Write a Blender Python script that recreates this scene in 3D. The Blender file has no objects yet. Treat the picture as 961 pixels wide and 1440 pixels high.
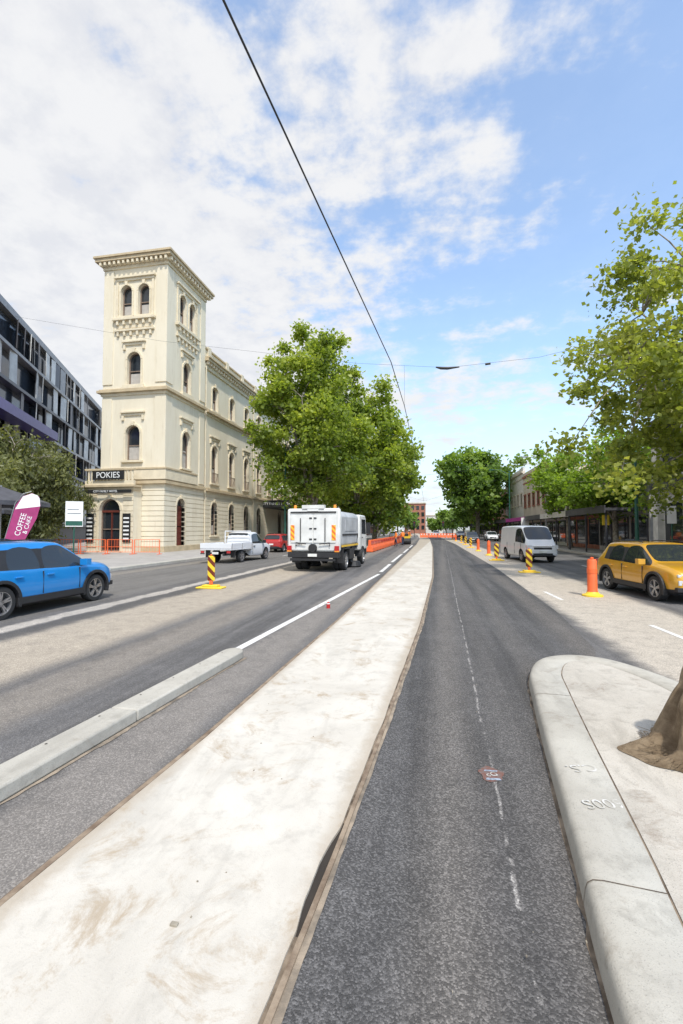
import bpy, bmesh, math, random
import numpy as np
from mathutils import Vector, Matrix
rad=math.radians
random.seed(7)
sc=bpy.context.scene
sc.view_settings.view_transform='Standard'
sc.view_settings.look='None'
sc.view_settings.exposure=0
COL=sc.collection

# ---------------------------------------------------------------- nodes
def mth(nt,op,a,b=None,c=None,clamp=False):
    n=nt.nodes.new('ShaderNodeMath'); n.operation=op; n.use_clamp=clamp
    for i,v in enumerate((a,b,c)):
        if v is None: continue
        if hasattr(v,'links'): nt.links.new(v,n.inputs[i])
        else: n.inputs[i].default_value=v
    return n.outputs[0]
def sst(nt,x,a,b,lo=0.,hi=1.):
    n=nt.nodes.new('ShaderNodeMapRange'); n.interpolation_type='SMOOTHSTEP'
    nt.links.new(x,n.inputs[0])
    for i,v in zip((1,2,3,4),(a,b,lo,hi)): n.inputs[i].default_value=v
    return n.outputs[0]
def mixc(nt,f,a,b,mode='MIX'):
    n=nt.nodes.new('ShaderNodeMix'); n.data_type='RGBA'; n.blend_type=mode
    for i,v in ((0,f),(6,a),(7,b)):
        if hasattr(v,'links'): nt.links.new(v,n.inputs[i])
        elif i==0: n.inputs[0].default_value=v
        else: n.inputs[i].default_value=(v[0],v[1],v[2],1)
    return n.outputs[2]
def noise(nt,vec,scale,detail=4,rough=.55,dist=0):
    n=nt.nodes.new('ShaderNodeTexNoise'); n.inputs['Scale'].default_value=scale
    n.inputs['Detail'].default_value=detail; n.inputs['Roughness'].default_value=rough
    n.inputs['Distortion'].default_value=dist
    if vec is not None: nt.links.new(vec,n.inputs['Vector'])
    return n.outputs['Fac']
def voro(nt,vec,scale,feat='F1',out='Distance'):
    n=nt.nodes.new('ShaderNodeTexVoronoi'); n.feature=feat; n.inputs['Scale'].default_value=scale
    nt.links.new(vec,n.inputs['Vector']); return n.outputs[out]
def vscale(nt,vec,s,off=(0,0,0)):
    n=nt.nodes.new('ShaderNodeMapping'); n.inputs['Scale'].default_value=s; n.inputs['Location'].default_value=off
    nt.links.new(vec,n.inputs['Vector']); return n.outputs[0]
def newmat(name):
    m=bpy.data.materials.new(name); m.use_nodes=True; nt=m.node_tree
    b=nt.nodes['Principled BSDF']; return m,nt,b
def objco(nt): return nt.nodes.new('ShaderNodeTexCoord').outputs['Object']
def bumpn(nt,b,h,strength=.3,dist=.01):
    n=nt.nodes.new('ShaderNodeBump'); n.inputs['Strength'].default_value=strength; n.inputs['Distance'].default_value=dist
    nt.links.new(h,n.inputs['Height']); nt.links.new(n.outputs[0],b.inputs['Normal'])
def pmat(name,col,rough=.6,metal=0.,var=.12,scale=3.,bump=0.,bscale=40.,coat=0.,col2=None):
    m,nt,b=newmat(name); co=objco(nt)
    f=noise(nt,co,scale,4,.6)
    f=sst(nt,f,.3,.7)
    c1=tuple(c*(1-var) for c in col); c2=col2 or tuple(min(1,c*(1+var)) for c in col)
    nt.links.new(mixc(nt,f,c1,c2),b.inputs['Base Color'])
    b.inputs['Roughness'].default_value=rough; b.inputs['Metallic'].default_value=metal
    b.inputs['Coat Weight'].default_value=coat; b.inputs['Coat Roughness'].default_value=.05
    if bump>0: bumpn(nt,b,noise(nt,co,bscale,4,.6),bump,.01)
    return m
def stripemat(name,c1,c2,freq,slope=1.):
    m,nt,b=newmat(name); co=objco(nt)
    s=nt.nodes.new('ShaderNodeSeparateXYZ'); nt.links.new(co,s.inputs[0])
    v=mth(nt,'ADD',mth(nt,'MULTIPLY',s.outputs[0],freq*slope),mth(nt,'MULTIPLY',s.outputs[2],freq))
    f=mth(nt,'GREATER_THAN',mth(nt,'FRACT',v),.5)
    nt.links.new(mixc(nt,f,c1,c2),b.inputs['Base Color']); b.inputs['Roughness'].default_value=.4
    return m
def wallmat(name,c1,c2,grime=(.30,.24,.16)):
    m,nt,b=newmat(name); co=objco(nt)
    n1=noise(nt,vscale(nt,co,(1,1,.25)),.9,6,.65); n2=noise(nt,vscale(nt,co,(3,3,.35)),1.5,6,.7); n3=noise(nt,co,14,3,.6)
    col=mixc(nt,sst(nt,n1,.3,.7),c1,c2)
    col=mixc(nt,mth(nt,'MULTIPLY',sst(nt,n2,.52,.78),.45),col,grime)
    nt.links.new(col,b.inputs['Base Color']); b.inputs['Roughness'].default_value=.8; b.inputs['Specular IOR Level'].default_value=.25
    bumpn(nt,b,n3,.15,.01); return m

# road surface: bands = (x0,x1,soft,colour,strength)
def roadmat(name,base,bands=(),agg=90,aggc=.5,bump=.5,warp=.5,streak=.25,drift=0.0,line=None,lite=.35):
    m,nt,b=newmat(name)
    co=nt.nodes.new('ShaderNodeNewGeometry').outputs['Position']
    s=nt.nodes.new('ShaderNodeSeparateXYZ'); nt.links.new(co,s.inputs[0])
    x=mth(nt,'SUBTRACT',s.outputs[0],mth(nt,'MULTIPLY',s.outputs[1],drift))
    n1=noise(nt,co,.6,5,.65); n2=noise(nt,vscale(nt,co,(2.2,.10,1)),1.0,5,.7)
    n3=noise(nt,co,3.6,7,.75)
    xw=mth(nt,'ADD',x,mth(nt,'MULTIPLY',mth(nt,'SUBTRACT',n1,.5),warp))
    xw=mth(nt,'ADD',xw,mth(nt,'MULTIPLY',mth(nt,'SUBTRACT',n3,.5),warp*.6))
    col=mixc(nt,sst(nt,n2,.35,.65),tuple(c*(1-streak) for c in base),tuple(c*(1+streak) for c in base))
    col=mixc(nt,mth(nt,'MULTIPLY',sst(nt,n1,.45,.7),lite),col,tuple(c*1.7 for c in base))
    for (x0,x1,soft,c,st) in bands:
        a=sst(nt,xw,x0-soft,x0+soft); d=sst(nt,xw,x1-soft,x1+soft)
        f=mth(nt,'SUBTRACT',a,d,clamp=True)
        f=mth(nt,'MULTIPLY',f,mth(nt,'MULTIPLY_ADD',n2,1.1,.42,clamp=True))
        f=mth(nt,'MULTIPLY',f,st,clamp=True)
        f=mth(nt,'MULTIPLY',f,mth(nt,'MULTIPLY_ADD',n3,1.3,.38,clamp=True))
        col=mixc(nt,f,col,c)
    if line:
        a=sst(nt,xw,line-.012,line-.003); d=sst(nt,xw,line+.006,line+.018)
        f=mth(nt,'MULTIPLY',mth(nt,'SUBTRACT',a,d,clamp=True),sst(nt,n3,.44,.56)); col=mixc(nt,mth(nt,'MULTIPLY',f,.85),col,(.34,.32,.30))
    vc=voro(nt,co,agg,'F1','Color'); sv=nt.nodes.new('ShaderNodeSeparateColor'); nt.links.new(vc,sv.inputs[0])
    k=mth(nt,'POWER',sv.outputs[0],2.2)
    k=mth(nt,'MULTIPLY_ADD',k,aggc*1.9,1-aggc*.6)
    k=mth(nt,'MULTIPLY',k,mth(nt,'MULTIPLY_ADD',n3,.7,.65))
    cc=nt.nodes.new('ShaderNodeCombineColor')
    for i in range(3): nt.links.new(k,cc.inputs[i])
    col=mixc(nt,1.,col,cc.outputs[0],'MULTIPLY')
    nt.links.new(col,b.inputs['Base Color']); b.inputs['Roughness'].default_value=.78
    b.inputs['Specular IOR Level'].default_value=.35
    vd=voro(nt,co,agg)
    h=mth(nt,'ADD',mth(nt,'MULTIPLY',vd,-1.),mth(nt,'MULTIPLY',n3,.8))
    bumpn(nt,b,h,bump,.006)
    return m

def concmat(name,c1,c2,stain=(.30,.22,.14),sst_=.5,bump=.25,speck=.3,axis=(1,1,1),th=.54,mott=.4,edge=None):
    m,nt,b=newmat(name)
    co=nt.nodes.new('ShaderNodeNewGeometry').outputs['Position']
    n1=noise(nt,vscale(nt,co,axis),.9,5,.65,.4); n2=noise(nt,co,6.,7,.75,.3); n3=noise(nt,co,150.,2,.6)
    n4=noise(nt,vscale(nt,co,axis,(7,3,0)),2.1,8,.78,.5)
    n5=noise(nt,vscale(nt,co,(axis[0]*1.6,axis[1]*.45,1),(2,9,0)),1.3,7,.7,.6)
    col=mixc(nt,sst(nt,n1,.3,.7),c1,c2)
    col=mixc(nt,mth(nt,'MULTIPLY',sst(nt,n2,.48,.7),mott),col,tuple(c*.74 for c in c1))
    col=mixc(nt,mth(nt,'MULTIPLY',sst(nt,n5,.50,.68),mott),col,tuple(c*.80 for c in c1))
    col=mixc(nt,mth(nt,'MULTIPLY',sst(nt,n4,th,th+.16),sst_),col,stain)
    col=mixc(nt,mth(nt,'MULTIPLY',sst(nt,n3,.58,.72),speck),col,tuple(c*.5 for c in c1))
    if edge:   # grime gathering along the two long edges of the slab, xl/xr linear in y
        s=nt.nodes.new('ShaderNodeSeparateXYZ'); nt.links.new(co,s.inputs[0])
        for (x0,k,sg) in edge:
            d=mth(nt,'MULTIPLY',mth(nt,'SUBTRACT',s.outputs[0],mth(nt,'MULTIPLY_ADD',s.outputs[1],k,x0)),sg)
            d=mth(nt,'ADD',d,mth(nt,'MULTIPLY',mth(nt,'SUBTRACT',n4,.5),.30))
            f=mth(nt,'MULTIPLY',sst(nt,d,.0,.13,1.,0.),.55)
            col=mixc(nt,f,col,(.34,.27,.19))
    nt.links.new(col,b.inputs['Base Color']); b.inputs['Roughness'].default_value=.85
    b.inputs['Specular IOR Level'].default_value=.25
    bumpn(nt,b,mth(nt,'ADD',n3,mth(nt,'MULTIPLY',n2,2.)),bump,.004)
    return m

# ---------------------------------------------------------------- mesh builder
class MB:
    def __init__(s): s.v=[];s.f=[];s.m=[]
    def add(s,vs,fs,mi=0,T=None):
        o=len(s.v)
        if T is not None: vs=[tuple(T@Vector(p)) for p in vs]
        s.v+= [tuple(p) for p in vs]; s.f+=[tuple(i+o for i in f) for f in fs]; s.m+=[mi]*len(fs); return s
    def box(s,x0,x1,y0,y1,z0,z1,mi=0,T=None):
        vs=[(x0,y0,z0),(x1,y0,z0),(x1,y1,z0),(x0,y1,z0),(x0,y0,z1),(x1,y0,z1),(x1,y1,z1),(x0,y1,z1)]
        return s.add(vs,[(0,3,2,1),(4,5,6,7),(0,1,5,4),(1,2,6,5),(2,3,7,6),(3,0,4,7)],mi,T)
    def prism(s,pts,n0,n1,fm,mi=0):
        k=len(pts); vs=[fm(u,z,n0) for u,z in pts]+[fm(u,z,n1) for u,z in pts]
        fs=[tuple(range(k))[::-1],tuple(range(k,2*k))]+[(i,(i+1)%k,k+(i+1)%k,k+i) for i in range(k)]
        return s.add(vs,fs,mi)
    def fbox(s,u0,u1,z0,z1,n0,n1,fm,mi=0): return s.prism([(u0,z0),(u1,z0),(u1,z1),(u0,z1)],n0,n1,fm,mi)
    def tube(s,pts,rs,k=8,mi=0,cap=True):
        pts=[Vector(p) for p in pts]; vs=[];fs=[]
        if not hasattr(rs,'__len__'): rs=[rs]*len(pts)
        for i,p in enumerate(pts):
            d=(pts[min(i+1,len(pts)-1)]-pts[max(i-1,0)]).normalized()
            a=d.cross(Vector((0,0,1)) if abs(d.z)<.9 else Vector((1,0,0))).normalized(); b=d.cross(a)
            for j in range(k):
                t=2*math.pi*j/k; vs.append(p+(a*math.cos(t)+b*math.sin(t))*rs[i])
        for i in range(len(pts)-1):
            for j in range(k): fs.append((i*k+j,i*k+(j+1)%k,(i+1)*k+(j+1)%k,(i+1)*k+j))
        if cap: fs.append(tuple(range(k))[::-1]); fs.append(tuple(range((len(pts)-1)*k,len(pts)*k)))
        return s.add(vs,fs,mi)
    def lathe(s,prof,axis,c,k=24,mi=0,mis=None):
        vs=[]
        for r,a in prof:
            for j in range(k):
                t=2*math.pi*j/k; u,v=r*math.cos(t),r*math.sin(t)
                vs.append({'x':(a,u,v),'y':(u,a,v),'z':(u,v,a)}[axis])
        vs=[(p[0]+c[0],p[1]+c[1],p[2]+c[2]) for p in vs]
        for i in range(len(prof)-1):
            fs=[(i*k+j,i*k+(j+1)%k,(i+1)*k+(j+1)%k,(i+1)*k+j) for j in range(k)]
            if i==0: s.add(vs,[],0); o=len(s.v)-len(vs)
            s.f+=[tuple(q+o for q in f) for f in fs]; s.m+=[(mis[i] if mis else mi)]*k
        return s
    def build(s,name,mats,parent=None,smooth=False,bevel=0,subsurf=0,recalc=True,angle=40,crease=None):
        me=bpy.data.meshes.new(name); me.from_pydata(s.v,[],s.f)
        for m in mats: me.materials.append(m)
        me.polygons.foreach_set('material_index',s.m)
        if recalc:
            bm=bmesh.new(); bm.from_mesh(me); bmesh.ops.recalc_face_normals(bm,faces=bm.faces); bm.to_mesh(me); bm.free()
        if crease:
            at=me.attributes.new('crease_edge','FLOAT','EDGE')
            for e in me.edges:
                k=tuple(sorted(e.vertices))
                if k in crease: at.data[e.index].value=crease[k]
        ob=bpy.data.objects.new(name,me); COL.objects.link(ob)
        if parent: ob.parent=parent
        if bevel:
            b=ob.modifiers.new('b','BEVEL'); b.width=bevel; b.segments=2; b.limit_method='ANGLE'; b.angle_limit=rad(40)
        if subsurf:
            q=ob.modifiers.new('s','SUBSURF'); q.levels=subsurf; q.render_levels=subsurf
        if smooth:
            me.polygons.foreach_set('use_smooth',[True]*len(me.polygons))
            if smooth=='auto':
                me.set_sharp_from_angle(angle=rad(angle))
        return ob
def empty(name,loc=(0,0,0),rz=0,scale=1):
    e=bpy.data.objects.new(name,None); COL.objects.link(e); e.location=loc; e.rotation_euler=(0,0,rz)
    e.scale=(scale,)*3; e.empty_display_size=.3; return e
def boolcut(ob,cutter):
    md=ob.modifiers.new('c','BOOLEAN'); md.object=cutter; md.operation='DIFFERENCE'; md.solver='EXACT'
    dg=bpy.context.evaluated_depsgraph_get(); dg.update()
    me=bpy.data.meshes.new_from_object(ob.evaluated_get(dg),preserve_all_data_layers=True,depsgraph=dg)
    ob.modifiers.clear(); ob.data=me
    bpy.data.objects.remove(cutter,do_unlink=True)
def text(name,body,size,parent,mat,M,extrude=.01,align='CENTER',sx=1):
    c=bpy.data.curves.new(name,'FONT'); c.body=body; c.size=size; c.extrude=extrude; c.align_x=align; c.align_y='CENTER'
    o=bpy.data.objects.new(name,c); COL.objects.link(o); c.materials.append(mat); o.matrix_local=M@Matrix.Diagonal((sx,1,1,1))
    if parent: o.parent=parent
    return o
FX=lambda X:(lambda u,z,n:(X+n,u,z))
FXm=lambda X:(lambda u,z,n:(X-n,u,z))
FY=lambda Y:(lambda u,z,n:(u,Y-n,z))

# ---------------------------------------------------------------- materials
TAN=(.37,.32,.255)
m_road=roadmat('asphalt_road',(.115,.110,.107),[
  (-13.4,-8.2,.8,(.20,.185,.16),.45),(-7.75,-7.35,.08,(.44,.40,.35),1.0),(-6.75,-5.0,.35,TAN,1.25),(-4.6,-3.8,.2,(.25,.22,.185),.7),(-7.3,-6.8,.1,(.085,.08,.075),.8),
  (2.9,5.1,.30,(.44,.39,.325),1.5),(-2.7,-2.0,.12,(.22,.20,.18),.9),(-12.9,-12.2,.3,(.26,.23,.19),.6)],agg=120,aggc=.38,bump=.4)
m_lane=roadmat('asphalt_new_lane',(.080,.077,.0755),[(-.12,.22,.2,(.17,.155,.14),.7),(.35,.75,.2,(.12,.112,.105),.6),(.95,1.25,.2,(.13,.12,.11),.6),(1.9,2.3,.2,(.15,.135,.12),.6)],agg=125,aggc=.62,bump=.65,warp=.10,streak=.3,drift=.028,line=.35)
m_strip=concmat('concrete_slab',(.52,.485,.425),(.62,.585,.52),(.36,.28,.19),.75,.25,.2,th=.52,mott=.5,edge=((-2.03,.030,1.),(-.68,.055,-1.)))
m_kerb=concmat('concrete_kerb',(.40,.375,.325),(.51,.485,.425),(.22,.185,.14),.6,.5,.6,mott=.6)
m_isl=concmat('concrete_infill',(.42,.385,.33),(.54,.50,.435),(.25,.20,.155),.7,.7,.8,mott=.6,th=.52)
m_path=concmat('footpath_paving',(.34,.32,.295),(.43,.405,.375),(.2,.18,.16),.4,.2,.2)
m_ground=concmat('ground_dirt',(.16,.16,.12),(.22,.21,.16))
m_white=concmat('road_paint',(.66,.65,.62),(.74,.73,.70),(.26,.24,.22),.9,.2,.4,th=.53)
m_rust=pmat('tram_rail_steel',(.24,.165,.11),.6,metal=.15,var=.3,scale=7,bump=.3,col2=(.36,.28,.20))
m_dark=pmat('dark_gap',(.035,.028,.022),.9)
m_dust=pmat('dirt_filled_groove',(.13,.095,.065),.95,var=.5,scale=6,col2=(.28,.22,.16))
m_sand=pmat('sand_fill',(.24,.20,.155),.9,var=.35,scale=6,bump=.5,col2=(.36,.29,.215))
m_black=pmat('black_plastic',(.022,.022,.024),.55)
m_glass,nt,b=newmat('window_glass'); b.inputs['Base Color'].default_value=(.022,.027,.032,1); b.inputs['Roughness'].default_value=.04; b.inputs['Specular IOR Level'].default_value=.7
m_tyre=pmat('tyre_rubber',(.025,.025,.026),.8,bump=.2)
m_rim=pmat('alloy_rim',(.45,.45,.46),.3,metal=.8,var=.05)
m_chrome=pmat('chrome',(.75,.75,.76),.15,metal=1,var=.02)
m_red=pmat('red_lens',(.45,.02,.02),.2,coat=.5); m_amber=pmat('amber_lens',(.8,.28,.03),.2,coat=.5)
m_lamp=pmat('headlight_lens',(.62,.64,.66),.12,coat=.8,var=.05)
m_plate=pmat('number_plate',(.7,.7,.66),.5)
m_orange=pmat('orange_plastic',(.85,.15,.04),.5,var=.1)
m_yel=pmat('yellow_plastic',(.82,.56,.04),.5,var=.08)
m_green=pmat('pole_green',(.02,.10,.07),.45,var=.15)
m_cream=wallmat('cream_render',(.70,.625,.475),(.76,.69,.54),(.46,.37,.24))
m_cream2=pmat('cream_trim',(.69,.60,.435),.75,var=.08,scale=2)
m_trim3=pmat('tan_cornice',(.50,.40,.255),.75,var=.12,scale=2)
m_brown=pmat('brown_joinery',(.13,.03,.02),.5)
m_reflpane=pmat('window_blind',(.42,.39,.35),.8,var=.1)  # pale colour painted in for the whitish reflection on the panes
m_sash=pmat('window_sash',(.22,.16,.12),.5)
m_grey=pmat('dark_grey_cladding',(.065,.065,.075),.5,var=.2)
m_bark=pmat('bark',(.22,.185,.14),.9,var=.4,scale=5,bump=.6,bscale=15,col2=(.38,.34,.27))
m_steel=pmat('galvanised_steel',(.35,.36,.37),.45,metal=.6)

# ---------------------------------------------------------------- world, sun, camera
S=Vector((.27,-.50,.82)).normalized()
el=math.asin(S.z); az=math.atan2(S.x,S.y)
w=bpy.data.worlds.new("World"); sc.world=w; w.use_nodes=True; nt=w.node_tree
bg=nt.nodes['Background']; bg.inputs['Strength'].default_value=.15
sky=nt.nodes.new('ShaderNodeTexSky'); sky.sky_type='NISHITA'; sky.sun_disc=False; sky.sun_elevation=el; sky.sun_rotation=az
sky.air_density=1.0; sky.dust_density=.8; sky.ozone_density=2.0
tc=nt.nodes.new('ShaderNodeTexCoord').outputs['Generated']
sp=nt.nodes.new('ShaderNodeSeparateXYZ'); nt.links.new(tc,sp.inputs[0])
dz=mth(nt,'MAXIMUM',mth(nt,'ADD',sp.outputs[2],.20),.12)
px=mth(nt,'DIVIDE',sp.outputs[0],dz); py=mth(nt,'DIVIDE',sp.outputs[1],dz)
cb=nt.nodes.new('ShaderNodeCombineXYZ'); nt.links.new(px,cb.inputs[0]); nt.links.new(py,cb.inputs[1])
P=cb.outputs[0]
n1=noise(nt,vscale(nt,P,(1,1,1),(3.1,1.7,0)),1.5,2,.5,.0)
n2=noise(nt,vscale(nt,P,(1,1,1),(.3,5.7,0)),8.5,7,.60,.0)
n3=noise(nt,vscale(nt,P,(.8,1.5,1),(9.3,2.7,0)),3.0,5,.62,.3)
dens=mth(nt,'ADD',mth(nt,'MULTIPLY',n1,.70),mth(nt,'MULTIPLY',n2,.70))
dens=mth(nt,'ADD',dens,mth(nt,'MULTIPLY',n3,.60))
bias=mth(nt,'MULTIPLY',px,-.30)
bias=mth(nt,'ADD',bias,mth(nt,'MULTIPLY',sp.outputs[2],.06))
bias=mth(nt,'MINIMUM',mth(nt,'MAXIMUM',bias,-.14),.22)
dens=mth(nt,'ADD',dens,bias)
cm=sst(nt,dens,.92,1.18)
cm=mth(nt,'MULTIPLY_ADD',cm,.84,.14)
hz=sst(nt,sp.outputs[2],.0,.36,.78,0.)
shade=mixc(nt,sst(nt,n2,.32,.62),(5.3,5.4,5.7),(6.1,6.12,6.2))
skyc=mixc(nt,1.,sky.outputs[0],(2.15,2.25,2.2),'MULTIPLY')
c=mixc(nt,cm,skyc,shade); c=mixc(nt,hz,c,(5.3,5.75,6.2))
nt.links.new(c,bg.inputs['Color'])
sl=bpy.data.lights.new('sun','SUN'); sl.energy=3.8; sl.angle=rad(2.0); sl.color=(1,.95,.87)
so=bpy.data.objects.new('sun',sl); COL.objects.link(so); so.rotation_euler=(-S).to_track_quat('-Z','Y').to_euler()
cam=bpy.data.cameras.new('camera'); co=bpy.data.objects.new('camera',cam); COL.objects.link(co)
cam.sensor_fit='VERTICAL'; cam.sensor_height=36; cam.lens=16; cam.clip_end=5000; cam.clip_start=.05
co.location=(0,0,1.8); co.rotation_euler=(rad(92.24),0,rad(10.83)); sc.camera=co

# ---------------------------------------------------------------- ground and roads
MB().add([(-2500,-2500,-.02),(2500,-2500,-.02),(2500,2500,-.02),(-2500,2500,-.02)],[(0,1,2,3)]).build('ground',[m_ground])
def ribbon(name,L,R,y0,y1,z,mat,step=1.,parent=None,thick=0):
    ys=np.arange(y0,y1+1e-6,step); lx=np.interp(ys,[p[1] for p in L],[p[0] for p in L]); rx=np.interp(ys,[p[1] for p in R],[p[0] for p in R])
    B=MB(); vs=[];fs=[]
    for y,a,b_ in zip(ys,lx,rx): vs+=[(a,y,z),(b_,y,z)]
    for i in range(len(ys)-1): fs.append((2*i,2*i+1,2*i+3,2*i+2))
    if thick:
        o=len(vs)
        for y,a,b_ in zip(ys,lx,rx): vs+=[(a,y,z-thick),(b_,y,z-thick)]
        for i in range(len(ys)-1):
            fs.append((2*i,2*i+2,o+2*i+2,o+2*i)); fs.append((2*i+1,o+2*i+1,o+2*i+3,2*i+3))
        fs.append((0,o,o+1,1))
    return B.add(vs,fs).build(name,[mat],parent,recalc=False)
def off(P,d): return [(x+d,y) for x,y in P]
ribbon('road',[(-13.5,-20),(-13.5,600)],[(11,-20),(11,600)],-20,600,0,m_road,20)
def dens_(P,j=0.,seed=1,notch=0):
    r=np.random.default_rng(seed); ys=np.concatenate([np.arange(-2,12,.06),np.arange(12,222,2)]); xs=np.interp(ys,[p[1] for p in P],[p[0] for p in P])
    k=np.convolve(r.normal(size=len(ys)),np.ones(6)/6,'same')*j
    k[ys>11]=0
    if notch: k=k-notch*np.clip(1-np.abs((ys-2.38)/.34)**3,0,1)
    return list(zip(xs+k,ys))
SL=[(-2.12,-2),(-2.0,1.9),(-1.89,3.7),(-1.75,9.1),(-1.64,25),(-1.45,55),(-1.7,90),(-3.5,150),(-7,220)]
SR=[(-.80,-2),(-.62,1.6),(-.542,2.6),(-.45,4),(-.184,8.7),(.12,18),(.36,47),(.2,90),(-1.5,150),(-5,220)]
DR=[(1.2,-2),(1.6,5),(2.45,7.5),(2.75,10.7),(3.1,22),(3.3,59),(2.5,110),(1,150),(-2,220)]
ribbon('asphalt_lane',off(SR,.05),DR,-2,220,.004,m_lane,.5)
st=empty('concrete_track_slab')
ribbon('slab',SL,dens_(SR,.007,2,.03),-2,220,.022,m_strip,.06,st,.02)
ribbon('rail_left',off(SL,-.04),off(SL,-.004),-2,220,.022,m_rust,.5,st,.02)
ribbon('groove_left',off(SL,-.06),off(SL,.002),-2,220,.008,m_dust,.5,st)
ribbon('rail_groove',off(SR,-.02),off(SR,.022),2.8,220,.010,m_dust,.25,st)
ribbon('rail_groove_near',off(SR,-.02),off(SR,.022),-2,2.0,.010,m_dust,.25,st)
ribbon('open_gap',off(SR,-.045),off(SR,.022),2.0,2.8,.006,m_dark,.1,st)
ribbon('rail_right',off(SR,.016),off(SR,.042),-2,220,.021,m_rust,.5,st,.02)
ribbon('sand_edge',off(SR,.042),off(dens_(SR,.012,5),.070),-2,60,.010,m_sand,.06,st)
B=MB()
for y in (14.5,22,29.5,37,44.5):
    a=np.interp(y,[p[1] for p in SL],[p[0] for p in SL]); c_=np.interp(y,[p[1] for p in SR],[p[0] for p in SR])
    B.add([(a,y,.0245),(c_,y,.0245),(c_,y+.02,.0245),(a,y+.02,.0245)],[(0,1,2,3)])
B.build('joint',[m_kerb],st,recalc=False)
def lx(y): return -3.37+.071*y
ribbon('lane_line',[(lx(-2),-2),(lx(18.5),18.5)],[(lx(-2)+.13,-2),(lx(18.5)+.13,18.5)],-2,18.5,.004,m_white,.5)
for a,b_,x0,x1 in ((19.5,24,-2.1,-2.08),(25.5,34,-2.1,-2.05),(36,44,-2.02,-1.98),(46,54,-1.98,-1.95)):
    ribbon('lane_line',[(x0,a),(x1,b_)],[(x0+.16,a),(x1+.16,b_)],a,b_,.004,m_white,.5)
for x,a,b_ in ((4.1,8.2,9.6),(4.05,3.5,5.0),(3.3,12.6,14.2),(7.6,22,25),(7.6,34,37),(-9.9,30,33),(-9.9,42,45)):
    ribbon('lane_line',[(x,a),(x-.05,b_)],[(x+.10,a),(x+.05,b_)],a,b_,.005,m_white,.2)
def extr_outline(name,pts,z0,z1,mat,parent=None,bevel=.03):
    B=MB(); B.prism(pts,z0,z1,lambda u,z,n:(u,z,n)); return B.build(name,[mat],parent,bevel=bevel,smooth='auto')
sk=empty('separator_kerb')
kn=lambda y:-2.94+.063*y; kf=lambda y:-3.23+.063*y
segs=[(-2,1.6),(1.606,3.9),(3.906,6.02)]
for i,(a,b_) in enumerate(segs):
    pts=[(kf(a),a),(kn(a),a),(kn(b_),b_)]
    if i==2:
        cx=(kf(b_)+kn(b_))/2; r=.145
        pts+= [(cx+r*math.cos(t),b_+r*1.2*math.sin(t)) for t in np.linspace(0,math.pi,9)[1:-1]]
    pts+=[(kf(b_),b_)]
    extr_outline('kerb_block',pts,0,.115,m_kerb,sk,.018)
B=MB()
for y in np.arange(0.4,6,.55):
    B.lathe([(.0,.117),(.011,.117)],'z',(kf(y)+.06,y,0),8)
B.build('bolt',[m_dark],sk)
ribbon('grout_edge',[(kn(-2),-2),(kn(6.1),6.1)],[(p[0],p[1]) for p in dens_([(kn(-2)+.03,-2),(kn(6.1)+.03,6.1)],.03,9)],-2,6.1,.006,m_sand,.06,sk)

def catmull(P,n=6):
    out=[]; P=[Vector((p[0],p[1])) for p in P]
    for i in range(len(P)-1):
        p0=P[max(i-1,0)];p1=P[i];p2=P[i+1];p3=P[min(i+2,len(P)-1)]
        for k in range(n):
            t=k/n; out.append(.5*((2*p1)+(p2-p0)*t+(2*p0-5*p1+4*p2-p3)*t*t+(3*p1-p0-3*p2+p3)*t**3))
    out.append(P[-1]); return out
path=catmull([(.42,-2),(.53,.3),(.65,1.9),(.755,2.72),(.92,4.1),(1.06,5.17),(1.17,5.85),(1.42,6.42),(1.85,6.68),(2.28,6.55),(2.6,6.05),(2.8,5.3),(2.88,4),(2.85,-2)],6)
def offs(path,d):
    o=[]
    for i,p in enumerate(path):
        t=(path[min(i+1,len(path)-1)]-path[max(i-1,0)]).normalized(); o.append(p+Vector((t.y,-t.x))*d)
    return o
isl=empty('traffic_island')
prof=[(0,0),(.010,.075),(.02,.108),(.045,.127),(.09,.134),(.345,.139),(.35,.12)]
B=MB(); vs=[];fs=[]
rings=[[(q.x,q.y,z) for q in offs(path,d)] for d,z in prof]
n=len(path)
for r in rings: vs+=r
for k in range(len(prof)-1):
    for i in range(n-1): fs.append((k*n+i,k*n+i+1,(k+1)*n+i+1,(k+1)*n+i))
B.add(vs,fs); B.build('kerb',[m_kerb],isl,smooth=True)
inner=offs(path,.358)
B=MB(); B.add([(q.x,q.y,.136) for q in inner],[tuple(range(n))[::-1]]); B.build('infill',[m_isl],isl)
g=offs(path,.345); g2=offs(path,.37)
B=MB(); B.add([(q.x,q.y,.131) for q in g]+[(q.x,q.y,.131) for q in g2],[(i,i+1,n+i+1,n+i) for i in range(n-1)]); B.build('groove',[m_dust],isl)
B=MB()
for idx in (16,29):
    p=path[idx]; t=(path[idx+1]-path[idx-1]).normalized(); nn=Vector((t.y,-t.x))
    pr=[(-.002,.0),(.008,.077),(.018,.111),(.043,.130),(.09,.137),(.345,.1415)]
    vs=[]
    for d,z in pr:
        q=p+nn*d; vs+=[(q.x-t.x*.003,q.y-t.y*.003,z),(q.x+t.x*.003,q.y+t.y*.003,z)]
    B.add(vs,[(2*i,2*i+1,2*i+3,2*i+2) for i in range(len(pr)-1)])
B.build('joint',[m_dust],isl,recalc=False)
rj=np.random.default_rng(4); g=offs(path,.004); g2=[q+Vector((rj.normal()*.006,0)) for q in offs(path,-.018)]
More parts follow.
